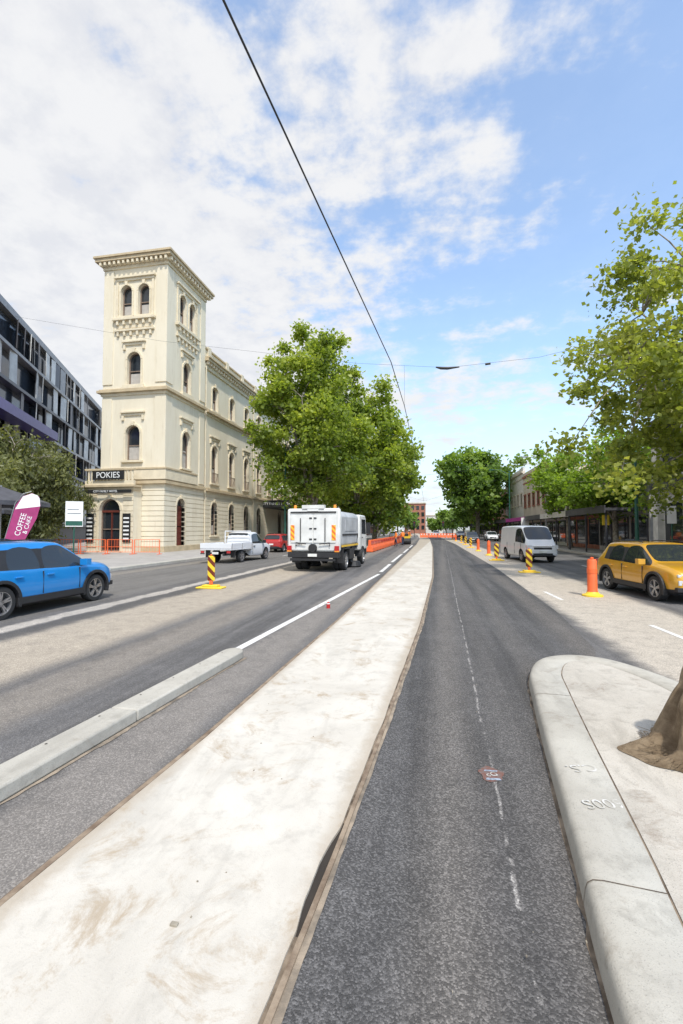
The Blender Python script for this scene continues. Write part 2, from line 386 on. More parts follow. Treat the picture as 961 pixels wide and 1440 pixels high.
B=MB(); B.add([(q.x,q.y,.0065) for q in g2]+[(q.x,q.y,.0065) for q in g],[(i,i+1,n+i+1,n+i) for i in range(n-1)]); B.build('gutter_dirt',[m_dust],isl)
m_chalk,nt,b=newmat('chalk_paint'); cO=objco(nt); f=noise(nt,cO,9,6,.7); nt.links.new(mixc(nt,sst(nt,f,.42,.6),(.42,.40,.35),(.62,.61,.58)),b.inputs['Base Color']); b.inputs['Roughness'].default_value=.9
for tx,x,y,sz in (('C.S.',.985,3.50,.13),('600S',.98,3.08,.13)):
    text('chalk_text',tx,sz,isl,m_chalk,Matrix.Translation((x+.05,y,.1405))@Matrix.Rotation(rad(195),4,'Z')@Matrix.Rotation(rad(-1.),4,'Y'),0.0)
mk=empty('spray_paint_mark',(.44,3.56,.009))
m_sp1=pmat('spray_orange',(.34,.12,.075),.8,var=.5,scale=30,col2=(.16,.13,.12)); m_sp2=pmat('spray_blue',(.26,.30,.36),.8,var=.4,scale=40)
B=MB(); k=28; vs=[(.085*math.cos(t)*(1+.16*math.sin(5*t)),.105*math.sin(t)*(1+.14*math.cos(3*t)),0) for t in np.linspace(0,2*math.pi,k,endpoint=False)]
B.add(vs,[tuple(range(k))]); B.add([(-.05,-.09,.002),(.06,-.08,.002),(.05,-.055,.002),(-.04,-.06,.002)],[(0,1,2,3)],1); B.add([(-.05,.03,.002),(.045,.035,.002),(.05,.055,.002),(-.045,.05,.002)],[(0,1,2,3)],1)
B.build('paint',[m_sp1,m_sp2],mk,recalc=False)
text('paint_number','cG',.075,mk,m_chalk,Matrix.Translation((0,-.01,.003))@Matrix.Rotation(rad(20),4,'Z'),.0)
B=MB(); rng=random.Random(3)
for i in range(40):
    x=rng.uniform(-2.5,2.2); y=rng.uniform(1.8,8); s=rng.uniform(.002,.005); T=Matrix.Translation((x,y,.023))@Matrix.Rotation(rng.uniform(0,3),4,'Z')
    B.box(-s,s,-s*.7,s*.8,-.004,s,T=T)
B.box(-1.155,-1.12,1.93,1.95,.022,.032)
B.build('gravel_debris',[m_bark],None,bevel=.002)

def slab(name,x0,x1,y0,y1,z1,mat,bevel=.0): return MB().box(x0,x1,y0,y1,-.1,z1).build(name,[mat],None,bevel=bevel)
slab('footpath',-90,-13.86,-20,300,.125,m_path); slab('footpath',11.36,60,-20,300,.125,m_path)
slab('kerb',-13.85,-13.5,-20,300,.14,m_kerb,.03); slab('kerb',11,11.35,-20,300,.14,m_kerb,.03)

# ---------------------------------------------------------------- hotel
def arch_pts(u,z0,z1,w,seg=10,rise=1.):
    r=w/2; zc=z1-r*rise
    return [(u-r,z0),(u+r,z0)]+[(u+r*math.cos(t),zc+r*rise*math.sin(t)) for t in np.linspace(0,math.pi,seg)]
def window(Bc,Bt,Bg,fm,u,z0,z1,w,arched=True,hood=0,sill=True,door=False,rs=.16,reflpane=True,keyst=True,rise=1.):
    r=w/2
    pts=arch_pts(u,z0,z1,w,10,rise) if arched else [(u-r,z0),(u+r,z0),(u+r,z1),(u-r,z1)]
    Bc.prism(pts,.6,-.38,fm,0)
    Bg.prism([( u+(a-u)*.999,b_) for a,b_ in pts],-.33,-.30,fm,0)
    top=z1-(r*rise if arched else 0)
    for a in (-r+.0,r-.09): Bg.fbox(u+a,u+a+.09,z0,top,-.30,-.22,fm,1)
    Bg.fbox(u-r+.09,u+r-.09,z0,z0+.1,-.30,-.22,fm,1)
    Bg.fbox(u-r+.09,u+r-.09,(z0+top)/2+.1,(z0+top)/2+.17,-.30,-.22,fm,1)
    if arched:
        for k in range(9):
            t0=math.pi*k/9;t1=math.pi*(k+1)/9; rr=r-.09
            Bg.prism([(u+r*math.cos(t0),top+r*rise*math.sin(t0)),(u+r*math.cos(t1),top+r*rise*math.sin(t1)),(u+rr*math.cos(t1),top+rr*rise*math.sin(t1)),(u+rr*math.cos(t0),top+rr*rise*math.sin(t0))],-.30,-.22,fm,1)
    if reflpane:  # pale pane over the lower glass, a reflection put in as colour
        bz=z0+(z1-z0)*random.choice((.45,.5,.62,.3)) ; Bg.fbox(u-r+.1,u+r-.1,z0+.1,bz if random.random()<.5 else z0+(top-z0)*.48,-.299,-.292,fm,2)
    for a in (-r-rs,r): Bt.fbox(u+a,u+a+rs,z0,top,-.0,.07,fm,0)
    if arched:
        for k in range(9):
            t0=math.pi*k/9;t1=math.pi*(k+1)/9; rr=r+rs
            Bt.prism([(u+r*math.cos(t0),top+r*rise*math.sin(t0)),(u+rr*math.cos(t0),top+rr*rise*math.sin(t0)),(u+rr*math.cos(t1),top+rr*rise*math.sin(t1)),(u+r*math.cos(t1),top+r*rise*math.sin(t1))],0,.09,fm,0)
        if keyst: Bt.prism([(u-.09,z1-.02),(u+.09,z1-.02),(u+.14,z1+.3),(u-.14,z1+.3)],0,.15,fm,0)
    else: Bt.fbox(u-r-rs,u+r+rs,z1,z1+.18,0,.09,fm,0)
    if sill: Bt.fbox(u-r-.3,u+r+.3,z0-.16,z0,0,.2,fm,0)
    if hood:
        Bt.fbox(u-r-.42,u+r+.42,z1+hood,z1+hood+.12,0,.22,fm,0); Bt.fbox(u-r-.34,u+r+.34,z1+hood-.2,z1+hood,0,.1,fm,0)
        for a in (-r-.34,r+.16): Bt.fbox(u+a,u+a+.18,z1+hood-.55,z1+hood-.2,0,.14,fm,0)
def cornice(B,x0,x1,y0,y1,z,levels,mi=0):
    for (h0,h1,o,*mm) in levels: B.box(x0-o,x1+o,y0-o,y1+o,z+h0,z+h1,mm[0] if mm else mi)
hot=empty('hotel_building')
TX0,TX1,TY0,TY1=-24.9,-19.5,31,37; BX=-19.62; BY1=94; TH=23.0; BH=17.4
fs_=FX(TX1); ff=FY(TY0); fb=FX(BX)
tower=MB().box(TX0,TX1,TY0,TY1,0,TH).build('tower_walls',[m_cream],hot)
main=MB().box(TX0+.3,BX,TY1+.002,BY1,0,BH).build('main_walls',[m_cream],hot)
Bc=MB();Bc2=MB();Bt=MB();Bg=MB()
uc=-22.2; U0=18.35
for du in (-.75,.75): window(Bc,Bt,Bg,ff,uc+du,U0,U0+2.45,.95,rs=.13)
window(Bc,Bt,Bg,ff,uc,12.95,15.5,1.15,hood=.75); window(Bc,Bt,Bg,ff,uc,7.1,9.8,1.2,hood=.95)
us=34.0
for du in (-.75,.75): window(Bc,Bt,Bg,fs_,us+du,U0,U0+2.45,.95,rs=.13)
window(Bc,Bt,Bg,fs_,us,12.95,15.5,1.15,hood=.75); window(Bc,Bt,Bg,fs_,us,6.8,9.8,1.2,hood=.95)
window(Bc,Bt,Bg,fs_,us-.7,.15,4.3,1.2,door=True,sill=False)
for fm,u in ((ff,uc),(fs_,us)):
    q=U0-17.7
    Bt.fbox(u-1.75,u+1.75,20.7+q,20.85+q,0,.25,fm); Bt.fbox(u-1.65,u+1.65,20.5+q,20.7+q,0,.12,fm)
    for a in (-1.62,1.44): Bt.fbox(u+a,u+a+.18,17.6+q,20.5+q,0,.09,fm)
    Bt.fbox(u-1.8,u+1.8,17.35+q,17.54+q,0,.3,fm); Bt.fbox(u-1.55,u+1.55,16.75+q,17.35+q,0,.07,fm); Bt.fbox(u-1.7,u+1.7,16.5+q,16.66+q,0,.2,fm)
    for k in range(6):
        a=u-1.4+k*.56; Bt.fbox(a-.09,a+.09,17.0+q,17.35+q,.07,.24,fm); Bt.fbox(a-.09,a+.09,16.15+q,16.5+q,0,.16,fm)
    Bt.fbox(u-.95,u+.95,12.62,12.79,0,.22,fm)
for (a,b_) in ((TX0,TX0+.85),(TX1-.85,TX1)):
    for z0,z1 in ((13.05,22.05),(5.75,11.95)): Bt.fbox(a,b_,z0,z1,0,.07,ff,3)
for (a,b_) in ((TY0-.07,TY0+.85),(TY1-.85,TY1)):
    for z0,z1 in ((13.05,22.05),(5.75,11.95)): Bt.fbox(a,b_,z0,z1,0,.07,fs_,3)
ys=[39.3+3.75*i for i in range(15)]
for i,y in enumerate(ys):
    if y>BY1-1.5: break
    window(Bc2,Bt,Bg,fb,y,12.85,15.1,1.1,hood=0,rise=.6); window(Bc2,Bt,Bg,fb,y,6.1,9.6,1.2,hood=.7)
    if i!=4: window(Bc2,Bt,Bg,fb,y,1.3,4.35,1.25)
    for k in range(7): Bg.fbox(y-.6+k*.2-.015,y-.6+k*.2+.015,6.1,7.0,.1,.13,fb,1)
    Bg.fbox(y-.65,y+.65,7.0,7.05,.09,.14,fb,1)
cut=Bc.build('cut',[m_cream]); boolcut(tower,cut)
cut=Bc2.build('cut',[m_cream]); boolcut(main,cut)
Br=MB()
for k in range(12):
    z0=.55+k*.385; z1=z0+.34
    Br.box(TX1-.3,TX1+.06,TY0+.0,TY1,z0,z1)
    Br.box(TX0,TX1+.06,TY0-.06,TY0-.001,z0,z1)
    Br.box(BX-.2,BX+.06,TY1+.01,BY1,z0,z1)
rus=Br.build('rusticated_courses',[m_cream],hot)
allc=MB(); allc.v=list(Bc.v); allc.f=list(Bc.f); allc.m=list(Bc.m)
allc.add(Bc2.v,Bc2.f); cut=allc.build('cut',[m_cream]); boolcut(rus,cut)
Bt.box(TX0-.1,TX1+.12,TY0-.1,TY1,.0,.54,1); Bt.box(BX-.1,BX+.1,TY1+.13,BY1,0,.54,1)
lv=[(0,.28,.10),(.28,.5,.20,0),(.5,.75,.52,1),(.75,.92,.62,1),(.92,1.02,.35,2)]
cornice(Bt,TX0,TX1,TY0,TY1,22.15,lv)
for k in range(15):
    x=TX0-.1+k*(TX1-TX0+.2)/14; Bt.box(x-.09,x+.09,TY0-.47,TY0-.18,22.37,22.63,0)
    y=TY0-.1+k*(TY1-TY0+.2)/14; Bt.box(TX1+.18,TX1+.47,y-.09,y+.09,22.37,22.63,0)
for z,s in ((12.15,1.),(5.05,.9)):
    Bt.box(TX0-.10*s,TX1+.10*s,TY0-.10*s,TY1+.003,z,z+.22,0); Bt.box(TX0-.32*s,TX1+.32*s,TY0-.32*s,TY1+.003,z+.22,z+.42,1); Bt.box(TX0-.2*s,TX1+.2*s,TY0-.2*s,TY1+.003,z+.42,z+.52,1)
    Bt.box(BX-.1,BX+.12*s,TY1+.4,BY1+.3,z,z+.22,0); Bt.box(BX-.1,BX+.36*s,TY1+.4,BY1+.3,z+.22,z+.42,1); Bt.box(BX-.1,BX+.22*s,TY1+.4,BY1+.3,z+.42,z+.52,1)
Bt.box(TX0-.2,TX1+.25,TY0-.25,TY0-.1,5.6,6.35,0); Bt.box(TX1+.1,TX1+.25,TY0-.1,TY1-1.5,5.6,6.35,0)
Bt.box(TX0-.25,TX1+.3,TY0-.3,TY0-.05,6.36,6.5,1); Bt.box(TX1+.05,TX1+.3,TY0-.05,TY1-1.5,6.36,6.5,1)
Bt.box(BX-.2,BX+.15,TY1+.01,BY1+.2,16.3,16.7,0); Bt.box(BX-.2,BX+.5,TY1+.01,BY1+.4,16.9,17.15,1); Bt.box(BX-.2,BX+.62,TY1+.01,BY1+.5,17.15,17.28,1)
Bt.box(BX-.35,BX-.02,TY1+.01,BY1,17.28,18.1,0); Bt.box(BX-.4,BX+.1,TY1+.01,BY1,18.1,18.25,1)
for k in range(110):
    y=TY1+.3+k*.52
    if y<BY1: Bt.box(BX+.15,BX+.42,y-.08,y+.08,16.62,16.9,0)
for k in range(16):
    y=TY1+1+k*3.75
    if y<BY1: Bt.box(BX-.45,BX+.12,y-.3,y+.3,17.29,18.4,0)
Bt.build('mouldings',[m_cream2,m_trim3,m_steel,m_cream],hot,bevel=.012)
Bg.build('windows',[m_glass,m_sash,m_reflpane],hot)
PX0,PX1,PY=-25.15,-21.3,29.9
porch=MB().box(PX0,PX1,PY,TY0-.07,0,5.0).build('porch_walls',[m_cream],hot)
fp=FY(PY); pc=MB(); Pg=MB(); Pt=MB(); pu=-23.2
window(pc,Pt,Pg,fp,pu,.2,4.1,1.75,sill=False,reflpane=False); cut=pc.build('cut',[m_cream]); boolcut(porch,cut)
Pg.fbox(pu-.04,pu+.04,.2,3.2,-.3,-.2,fp,3); Pg.fbox(pu-.8,pu+.8,3.1,3.25,-.3,-.18,fp,3)
for k in (-.42,.42): Pg.fbox(pu+k-.26,pu+k+.26,.5,1.1,-.3,-.25,fp,3)
Pg.build('entrance_door',[m_glass,m_sash,m_reflpane,m_brown],hot)
for k in range(11):
    z0=.5+k*.385
    for a,b_ in ((PX0-.03,pu-1.1),(pu+1.1,PX1+.03)): Pt.fbox(a,b_,z0,z0+.34,0,.05,fp,0)
Pt.box(PX0-.15,PX1+.15,PY-.2,TY0-.4,4.72,4.95,1); Pt.box(PX0-.25,PX1+.25,PY-.35,TY0-.4,4.95,5.12,1)
Pt.box(PX0-.1,PX1+.1,PY-.15,PY+.1,5.12,5.45,0)
for k in range(14): Pt.box(PX0+.1+k*.28,PX0+.22+k*.28,PY-.1,PY,5.45,6.2,0)
Pt.box(PX0-.12,PX1+.12,PY-.18,PY+.1,6.2,6.35,1)
Pt.build('porch_mouldings',[m_cream2,m_trim3],hot,bevel=.012)
m_sgnb=pmat('sign_black',(.02,.02,.02),.5); m_sgw,nt,b=newmat('sign_white'); b.inputs['Base Color'].default_value=(.80,.80,.78,1)
B=MB(); B.box(pu-1.3,pu+1.3,PY-.30,PY-.22,5.5,6.15,0); B.box(PX0-.05,PX1+.1,PY-.42,PY-.36,4.5,4.74,0)
for a in (PX0+.05,PX1-.75): B.box(a,a+.62,PY-.14,PY-.08,.9,3.0,0)
for a in (PX0+.13,PX1-.67):
    for k in range(6): B.box(a,a+.46,PY-.155,PY-.145,1.1+k*.3,1.22+k*.3,1)
B.build('sign_boards',[m_sgnb,m_sgw],hot)
RX=Matrix.Rotation(rad(90),4,'X')
text('sign_pokies','POKIES',.62,hot,m_sgw,Matrix.Translation((pu,PY-.31,5.82))@RX,.004)
text('sign_small','CITY FAMILY HOTEL',.22,hot,m_sgw,Matrix.Translation((pu-.1,PY-.43,4.62))@RX,.004)
MB().box(TX1-.3,TX1-.22,us-1.28,us-.12,.15,3.7).build('side_door',[m_brown],hot)
B=MB()
for y in (37.3,48.6,59.8,71.1): B.tube([(BX+.14,y,.6),(BX+.14,y,16.5)],.06,8,0)
B.build('downpipe',[m_cream2],hot)
aw=MB(); aw.box(BX+.02,-16.2,52,76,4.45,4.6,0); aw.box(BX+.02,-16.1,51.9,52,4.5,5.35,1); aw.box(-16.2,-16.05,52,76,4.3,4.95,1)
aw.box(-18.3,-16.3,51.2,51.4,6.0,7.3,2)
for y in (52.3,58,64,70,75.5): aw.tube([(-16.4,y,.12),(-16.4,y,4.5)],.07,8,1)
aw.box(-18.2,-18.1,51.3,51.35,5.3,6.05,1); aw.box(-16.5,-16.4,51.3,51.35,5.3,6.05,1)
aw.build('street_awning',[m_grey,m_sgnb,m_sgw],hot)
text('sign_hotel','CITY FAMILY HOTEL',.42,hot,m_sgw,Matrix.Translation((-17.85,51.88,4.92))@RX,.004)
MB().box(BX-.5,TX0+.5,TY1,BY1,BH,BH+.2).build('roof',[m_grey],hot)

# ---------------------------------------------------------------- modern block on the left
mod=empty('modern_office_building')
A=Vector((-29,20,0)); D=Vector((-.454,.891,0)).normalized(); Nn=Vector((D.y,-D.x,0)); LN=62
fmm=lambda u,z,n: tuple(A+D*u+Nn*n+Vector((0,0,z)))
m_pl=pmat('panel_light',(.55,.55,.53),.45,metal=.1,var=.2,scale=.8); m_pm=pmat('panel_mid',(.27,.27,.27),.4,metal=.3,var=.15); m_pd=pmat('panel_dark',(.09,.09,.10),.4,metal=.3); m_pur=pmat('panel_purple',(.13,.10,.30),.4)
m_mg=pmat('office_glass',(.04,.05,.065),.1,var=.3)
B=MB(); B.fbox(0,LN,0,20.0,-14,0,fmm,0); B.fbox(-.2,LN+.2,20.0,20.6,-14.2,.55,fmm,5)
rng=random.Random(5)
for f in range(6):
    z0=2.4+f*2.95
    B.fbox(0,LN,z0-.22,z0+.06,0,.75,fmm,5 if f%2 else 2); B.fbox(.0,LN,z0+.1,z0+2.7,0,.05,fmm,4)
    u=.4
    while u<LN-1:
        wd=rng.choice((.9,1.1,1.5))
        if rng.random()<.66 and f>0:
            mi=rng.choice((1,1,1,5,2)); t=rng.uniform(-.15,.25); sl_=rng.uniform(-.1,.25)
            B.add([fmm(u,z0+.12,.65+t),fmm(u+wd,z0+.12,.55-t),fmm(u+wd+sl_,z0+2.72,.55-t),fmm(u+sl_,z0+2.72,.65+t),fmm(u,z0+.12,.59+t),fmm(u+wd,z0+.12,.49-t),fmm(u+wd+sl_,z0+2.72,.49-t),fmm(u+sl_,z0+2.72,.59+t)],
              [(0,1,2,3),(7,6,5,4),(0,4,5,1),(1,5,6,2),(2,6,7,3),(3,7,4,0)],mi)
        u+=wd+rng.choice((.15,.3,.7,1.2))
B.fbox(0,20,10.6,11.4,.8,2.2,fmm,3); B.fbox(0,20,8.8,9.0,.8,1.9,fmm,3)
B.build('facade',[m_grey,m_pl,m_pd,m_pur,m_mg,m_pm],mod)

# ---------------------------------------------------------------- generic shop rows
def row_building(name,side,xf,y0,y1,h,wall,trim,awn=3.1,storeys=2,depth=14,win=2.6,awcol=None):
    e=empty(name)
    fm=FXm(xf) if side=='R' else FX(xf)
    B=MB(); B.fbox(y0,y1,0,h,-depth,0,fm,0); B.fbox(y0,y1,h,h+.25,-.3,.22,fm,1); B.fbox(y0,y1,h-.9,h-.75,0,.1,fm,1)
    B.fbox(y0,y1,h+.25,h+.8,-.3,0.02,fm,0); B.fbox(y0+.01,y1-.01,h-.5,h+.1,-depth+.1,-.5,fm,4)
    fh=(h-1.2)/storeys
    n=max(1,int((y1-y0)/win))
    for s in range(storeys):
        for i in range(n):
            u=y0+(i+.5)*(y1-y0)/n
            if s==0:
                wv=(y1-y0)/n*.42; B.fbox(u-wv,u+wv,.5,2.7,.0,.03,fm,2); B.fbox(u-wv-.06,u-wv,.4,2.8,0,.09,fm,3); B.fbox(u-wv,u+wv,2.7,2.8,0,.09,fm,3)
            else:
                z0=s*fh+1.0; B.fbox(u-.5,u+.5,z0,z0+1.7,0,.02,fm,2)
                for a in (-.62,.5): B.fbox(u+a,u+a+.12,z0,z0+1.7,0,.1,fm,1)
                B.fbox(u-.7,u+.7,z0+1.7,z0+1.9,0,.16,fm,1); B.fbox(u-.7,u+.7,z0-.14,z0,0,.16,fm,1); B.fbox(u-.5,u+.5,z0+.8,z0+.86,.02,.06,fm,3)
    if awn:
        B.fbox(y0+.1,y1-.1,awn,awn+.18,0,2.6,fm,3); B.fbox(y0+.1,y1-.1,awn-.15,awn+.35,2.6,2.68,fm,5)
        for u in np.arange(y0+.5,y1,4.): B.fbox(u-.05,u+.05,.12,awn,2.4,2.5,fm,3)
    B.build('walls',[wall,trim,m_glass,m_grey,m_roof,awcol or trim],e); return e
m_roof=pmat('roof_tin',(.25,.13,.10),.6,var=.2)
w_cream=pmat('wall_cream',(.60,.54,.43),.8,var=.1,scale=.6); w_brick=pmat('wall_brick',(.36,.15,.10),.85,var=.25,scale=2); w_white=pmat('wall_white',(.68,.66,.61),.8); w_greyw=pmat('wall_grey',(.40,.39,.37),.8)
m_pink=pmat('sign_magenta',(.45,.03,.30),.5)
row_building('terrace_shop','R',14.2,33,42,5.8,w_greyw,w_white,storeys=1,awcol=m_grey)
row_building('terrace_shop','R',14.4,42.01,52,6.6,w_brick,w_cream,awcol=w_white)
row_building('terrace_shop','R',14.4,52.01,60,7.6,w_white,w_cream,awcol=m_grey)
row_building('terrace_shop','R',14.4,60.01,74,9.6,w_cream,w_brick,awcol=m_pink)
row_building('terrace_shop','R',14.4,74.01,90,10.6,w_white,w_cream,awcol=m_grey)
row_building('brick_shop','R',14.6,90.01,118,9.0,w_brick,w_cream,awcol=m_grey)
row_building('terrace_shop','R',14.6,118.01,170,10.5,w_cream,w_white,awcol=m_grey)
row_building('terrace_shop','L',-19.3,95,116,9.5,w_white,w_cream,awcol=m_grey)
row_building('brick_shop','L',-19.3,116.01,150,10.5,w_brick,w_cream,awcol=m_grey)
row_building('terrace_shop','L',-19.3,150.01,200,9.5,w_cream,w_brick,awcol=m_grey)
e=empty('brick_corner_building'); B=MB(); B.box(-12,-1.5,232,245,0,15,0); B.box(-12.3,-1.2,231.6,245,15,15.5,1)
for i in range(4):
    for j in range(4): B.box(-11+i*2.5,-9.6+i*2.5,231.85,231.99,2+j*3.3,4+j*3.3,2)
B.build('walls',[w_brick,w_cream,m_glass],e)
e=empty('white_corner_building'); B=MB(); B.box(-1.3,14,238,250,0,9,0); B.box(-1.3,14.2,237.7,250,9,9.4,1)
for i in range(5):
    for j in range(2): B.box(0+i*2.7,1.5+i*2.7,237.85,237.99,2+j*3.3,4+j*3.3,2)
B.build('walls',[w_white,w_cream,m_glass],e)
e=empty('corner_shop_building'); B=MB(); fm=FXm(13.2)
B.fbox(18,29.5,0,4.0,-9,0,fm,0); B.fbox(18,29.5,4.0,4.5,-9,.5,fm,1); B.fbox(18,29.5,4.5,7.6,-9,-.2,fm,1); B.fbox(17.8,29.7,7.6,8.0,-9.2,.7,fm,2)
for u in (19,22.5,26,29.2): B.fbox(u-.28,u+.28,.1,7.6,.0,.35,fm,0)
for u in (20.8,24.3,27.6): B.fbox(u-1.2,u+1.2,.6,3.3,0,.03,fm,3); B.fbox(u-.8,u+.8,5.1,6.9,-.2,-.17,fm,3)
B.box(13.5,22,29.5,29.6,.1,4,1)
B.build('walls',[w_white,m_grey,m_grey,m_glass],e,bevel=.02)

# ---------------------------------------------------------------- trees
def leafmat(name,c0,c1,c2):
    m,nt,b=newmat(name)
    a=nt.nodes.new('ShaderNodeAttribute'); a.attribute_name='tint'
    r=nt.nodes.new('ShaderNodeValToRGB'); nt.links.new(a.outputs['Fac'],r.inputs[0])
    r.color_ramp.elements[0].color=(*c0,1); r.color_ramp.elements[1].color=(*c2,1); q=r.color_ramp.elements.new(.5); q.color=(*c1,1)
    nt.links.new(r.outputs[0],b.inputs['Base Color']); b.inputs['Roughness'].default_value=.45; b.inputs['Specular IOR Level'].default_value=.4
    t=nt.nodes.new('ShaderNodeBsdfTranslucent'); nt.links.new(mixc(nt,1.,r.outputs[0],(1.7,1.7,.7),'MULTIPLY'),t.inputs[0])
    mx=nt.nodes.new('ShaderNodeMixShader'); mx.inputs[0].default_value=.48
    nt.links.new(b.outputs[0],mx.inputs[1]); nt.links.new(t.outputs[0],mx.inputs[2])
    nt.links.new(mx.outputs[0],nt.nodes['Material Output'].inputs['Surface'])
    return m
lf_plane=leafmat('leaf_plane',(.10,.15,.025),(.24,.31,.05),(.40,.45,.09))
lf_light=leafmat('leaf_light',(.14,.18,.038),(.28,.32,.068),(.43,.45,.13))
lf_olive=leafmat('leaf_olive',(.07,.08,.035),(.16,.175,.075),(.27,.28,.13))
lf_dark=leafmat('leaf_dark',(.07,.13,.03),(.16,.25,.055),(.27,.37,.09))
lf_lime=leafmat('leaf_lime',(.10,.16,.02),(.21,.32,.04),(.34,.45,.07))
def leaves(name,centers,crs,tints,nleaf,L,mat,parent,rng,flat=.75,droop=0.):
    n=len(centers)*nleaf
    c=np.repeat(np.array(centers),nleaf,0); cr=np.repeat(np.array(crs),nleaf); tt=np.repeat(np.array(tints),nleaf)
    d=rng.normal(size=(n,3)); d/=np.linalg.norm(d,axis=1)[:,None]
    rr=cr*rng.random(n)**.45*(1+.28*rng.normal(size=n))
    p=c+d*rr[:,None]*np.array([1,1,flat])
    if droop: p[:,2]-=droop*rng.random(n)*cr
    a=rng.normal(size=(n,3)); a[:,2]=a[:,2]*.6-.2-droop; a/=np.linalg.norm(a,axis=1)[:,None]
    b=np.cross(a,rng.normal(size=(n,3))); b/=np.linalg.norm(b,axis=1)[:,None]+1e-9
    s=(L*(.6+.8*rng.random(n)))[:,None]; wdt=.42 if not droop else .20
    nn=np.cross(a,b)
    V=np.empty((n,4,3)); V[:,0]=p; V[:,1]=p+a*s*.5+b*s*wdt+nn*s*.12; V[:,2]=p+a*s; V[:,3]=p+a*s*.5-b*s*wdt+nn*s*.12
    me=bpy.data.meshes.new(name); me.vertices.add(4*n); me.vertices.foreach_set('co',V.reshape(-1))
    me.loops.add(4*n); me.loops.foreach_set('vertex_index',np.arange(4*n,dtype=np.int32))
    me.polygons.add(n); me.polygons.foreach_set('loop_start',np.arange(0,4*n,4,dtype=np.int32))
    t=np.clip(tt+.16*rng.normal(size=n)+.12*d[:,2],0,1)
    at=me.attributes.new('tint','FLOAT','POINT'); at.data.foreach_set('value',np.repeat(t,4).astype(np.float32))
    me.materials.append(mat); me.update(calc_edges=True); me.validate()
    o=bpy.data.objects.new(name,me); COL.objects.link(o); o.parent=parent; return o
def tree(name,x,y,zt,cz,rx,ry,rz,ncl,nl,L,mat,seed,tr=.3,cr=(.7,1.3),z0=.13,nlimb=7,droop=0,inner=.35,twig=True):
    rng=np.random.default_rng(seed); e=empty(name,(x,y,0))
    B=MB(); top=Vector((rng.normal()*.15,rng.normal()*.15,zt))
    B.tube([(0,0,z0-.1),(0,0,z0+.2),(top.x*.5,top.y*.5,zt*.5),top],[tr*1.5,tr*1.08,tr*.92,tr*.8],10)
    limbs=[]
    C=Vector((0,0,cz))
    ph=rng.random(6)*6.28
    for i in range(nlimb):
        az=2*math.pi*(i+.4*rng.random())/nlimb; elv=rad(rng.uniform(-12,70)) if i<nlimb-1 else rad(85)
        q=C+Vector((math.cos(az)*math.cos(elv)*rx,math.sin(az)*math.cos(elv)*ry,math.sin(elv)*rz))*.72
        m1=top.lerp(q,.33)+Vector((rng.normal()*.3,rng.normal()*.3,.35)); m2=top.lerp(q,.66)+Vector((rng.normal()*.35,rng.normal()*.35,.45))
        pts=[top-Vector((0,0,.3)),m1,m2,q]; B.tube(pts,[tr*.5,tr*.36,tr*.24,tr*.1],7)
        for a in range(3):
            for k in range(3): limbs.append(pts[a].lerp(pts[a+1],k/3))
        limbs.append(q)
    cs=[];rs=[];ts=[]
    for i in range(ncl):
        v=rng.normal(size=3); v/=np.linalg.norm(v); az=math.atan2(v[1],v[0])
        f=(inner+(1-inner)*rng.random()**.55)*(1+.14*math.sin(3*az+ph[0]+2*v[2])+.12*math.sin(5*az+ph[1])+.10*math.sin(4*v[2]+ph[2]))
        q=C+Vector((v[0]*rx*f,v[1]*ry*f,v[2]*rz*f)); r=rng.uniform(*cr)
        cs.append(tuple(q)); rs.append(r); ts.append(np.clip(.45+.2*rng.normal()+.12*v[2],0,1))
    for q in cs:
        if not twig: break
        q=Vector(q); l=min(limbs,key=lambda a:(a-q).length+ (.6 if a.z>q.z else 0)); mid=l.lerp(q,.5)+Vector((0,0,.15))
        B.tube([l,mid,q],[tr*.13,tr*.08,.012],4,cap=False)
    B.build('trunk_and_limbs',[m_bark],e,smooth=True,recalc=False)
    leaves('foliage',cs,rs,ts,nl,L,mat,e,rng,droop=droop); return e
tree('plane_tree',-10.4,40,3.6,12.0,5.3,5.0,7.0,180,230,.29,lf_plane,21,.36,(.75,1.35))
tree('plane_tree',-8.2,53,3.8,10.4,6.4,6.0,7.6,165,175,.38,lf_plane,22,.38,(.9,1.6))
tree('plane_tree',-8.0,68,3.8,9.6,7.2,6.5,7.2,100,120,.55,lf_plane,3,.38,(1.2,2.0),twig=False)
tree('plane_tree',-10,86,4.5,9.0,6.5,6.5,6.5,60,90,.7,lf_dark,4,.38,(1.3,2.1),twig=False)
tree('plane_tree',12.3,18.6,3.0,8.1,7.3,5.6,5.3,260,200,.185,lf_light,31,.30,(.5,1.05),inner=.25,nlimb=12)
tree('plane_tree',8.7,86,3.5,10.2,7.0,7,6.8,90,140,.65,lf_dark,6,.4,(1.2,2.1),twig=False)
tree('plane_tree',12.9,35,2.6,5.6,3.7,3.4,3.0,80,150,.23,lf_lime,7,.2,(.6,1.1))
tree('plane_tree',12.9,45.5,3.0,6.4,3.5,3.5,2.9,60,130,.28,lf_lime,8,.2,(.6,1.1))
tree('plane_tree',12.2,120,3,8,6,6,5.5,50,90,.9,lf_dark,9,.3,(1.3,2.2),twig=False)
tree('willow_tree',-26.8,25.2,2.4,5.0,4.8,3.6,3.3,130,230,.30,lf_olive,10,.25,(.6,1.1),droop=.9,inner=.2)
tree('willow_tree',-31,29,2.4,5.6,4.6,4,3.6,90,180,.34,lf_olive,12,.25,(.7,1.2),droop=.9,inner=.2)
rng=np.random.default_rng(44); e=empty('distant_trees')
cs=[];rs=[];ts=[]
